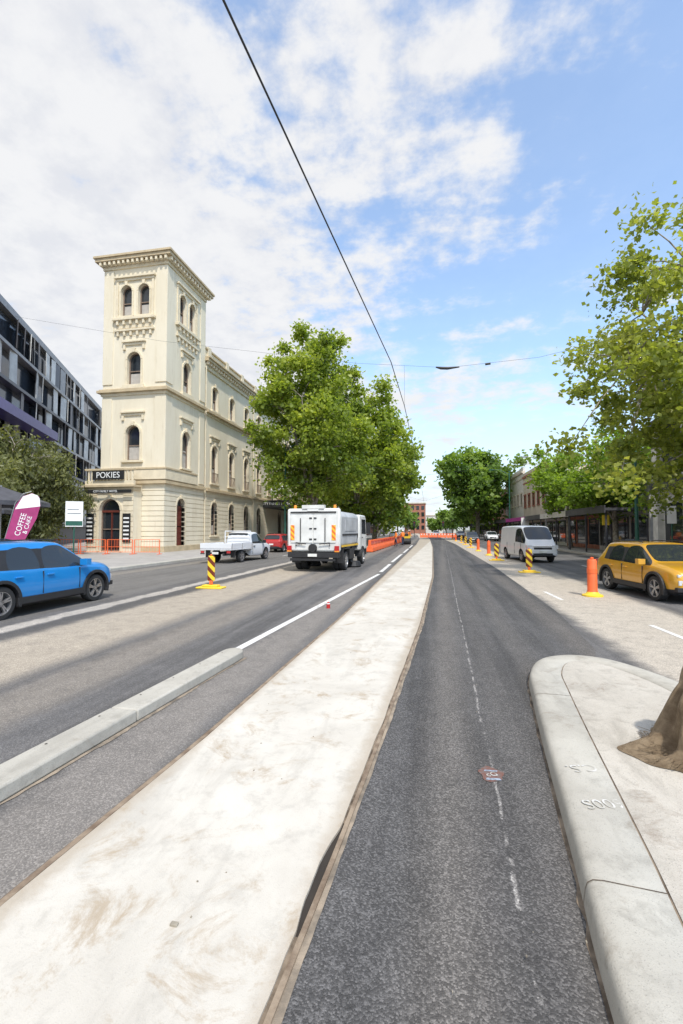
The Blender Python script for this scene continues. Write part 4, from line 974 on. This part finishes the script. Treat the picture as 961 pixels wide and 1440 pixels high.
fs.append(tuple(range(NR*K,NR*K+K)))
B.add(vs,fs); B.build('sack',[m_hes],e,smooth=True,subsurf=1)
B=MB()
for i in range(140):
    a=rg.uniform(2.0,5.2); r=.28+.12*rg.random(); p=Vector((r*math.cos(a),r*math.sin(a)*.9,.08*rg.random()+.005)); d=Vector((math.cos(a)+rg.normal()*.5,math.sin(a)+rg.normal()*.5,rg.random()*.3)).normalized()
    B.tube([p,p+d*rg.uniform(.04,.12)],.0018,3,cap=False)
B.build('frayed_threads',[m_hes],e)

# ---------------------------------------------------------------- road workers
m_vis=pmat('hi_vis_orange',(.85,.22,.03),.7); m_navy=pmat('navy_cloth',(.03,.04,.08),.8); m_skin=pmat('skin',(.50,.30,.20),.6)
def worker(loc,rz,lean=0.,stride=.15,arm=.25):
    e=empty('road_worker',loc,rz)
    V=[(0,0,.95),(0,lean*.5,1.2),(0,lean,1.42),(0,lean*1.1,1.53),
       (.10,0,.90),(.11,stride,.50),(.12,stride*.9,.08),(.12,stride+.15,.04),(-.10,0,.90),(-.11,-stride*.4,.50),(-.12,-stride,.08),(-.12,-stride+.15,.04),
       (.19,lean,1.40),(.24,lean+.05,1.14),(.22,lean+arm,.98),(.21,lean+arm+.08,.93),(-.19,lean,1.40),(-.24,lean+.05,1.14),(-.22,lean+arm,.98),(-.21,lean+arm+.08,.93)]
    E=[(0,1),(1,2),(2,3),(0,4),(4,5),(5,6),(6,7),(0,8),(8,9),(9,10),(10,11),(2,12),(12,13),(13,14),(14,15),(2,16),(16,17),(17,18),(18,19)]
    R=[.15,.15,.15,.06,.11,.075,.05,.045,.11,.075,.05,.045,.07,.05,.035,.035,.07,.05,.035,.035]
    me=bpy.data.meshes.new('figure'); me.from_pydata(V,E,[]); o=bpy.data.objects.new('figure',me); COL.objects.link(o)
    o.modifiers.new('s','SKIN'); q=o.modifiers.new('u','SUBSURF'); q.levels=1;q.render_levels=1
    for i,r in enumerate(R): me.skin_vertices[0].data[i].radius=(r,r)
    me.skin_vertices[0].data[0].use_root=True
    dg=bpy.context.evaluated_depsgraph_get(); dg.update(); m2=bpy.data.meshes.new_from_object(o.evaluated_get(dg)); o.modifiers.clear(); o.data=m2
    for m in (m_navy,m_vis,m_skin,m_black): m2.materials.append(m)
    for p in m2.polygons:
        c=p.center; p.material_index=1 if c.z>.98 and c.z<1.5 else (2 if (c.z>=1.5 or abs(c.x)>.17 and c.z>.8) else (3 if c.z<.12 else 0)); p.use_smooth=True
    o.parent=e
    B=MB(); B.lathe([(.001,-.12),(.06,-.10),(.085,-.03),(.088,.03),(.07,.09),(.001,.12)],'z',(0,lean*1.15+.01,1.65),14,0)
    B.lathe([(.135,.01),(.11,.03),(.105,.08),(.06,.13),(.001,.14)],'z',(0,lean*1.15+.01,1.67),14,1)
    B.box(-.012,.012,lean*1.15+.085,lean*1.15+.12,1.62,1.66,0)
    B.build('head_and_helmet',[m_skin,m_sgw],e,smooth=True)
worker((-3.0,54,0),rad(30)); worker((-2.6,60,0),rad(-120),.12); worker((-3.5,50,0),rad(80))
e=empty('ride_on_roller',(-2.7,57.2,0)); B=MB()
B.lathe([(.001,-.5),(.38,-.5),(.38,.5),(.001,.5)],'x',(0,.85,.38),20,0); B.lathe([(.001,-.5),(.38,-.5),(.38,.5),(.001,.5)],'x',(0,-.85,.38),20,0)
B.box(-.42,.42,-.6,.6,.4,1.0,1); B.box(-.45,.45,.1,1.1,.8,1.15,1); B.box(-.25,.25,-.4,0,1.0,1.3,0)
for s in (-.4,.4): B.tube([(s,-.5,1.),(s,-.5,2.1)],.03,6,0)
B.tube([(-.4,-.5,2.1),(.4,-.5,2.1)],.03,6,0); B.tube([(0,.2,1.1),(0,0,1.45)],.02,6,0)
B.build('machine',[m_black,m_yel],e,bevel=.02,smooth='auto')
print('objects',len(bpy.data.objects))
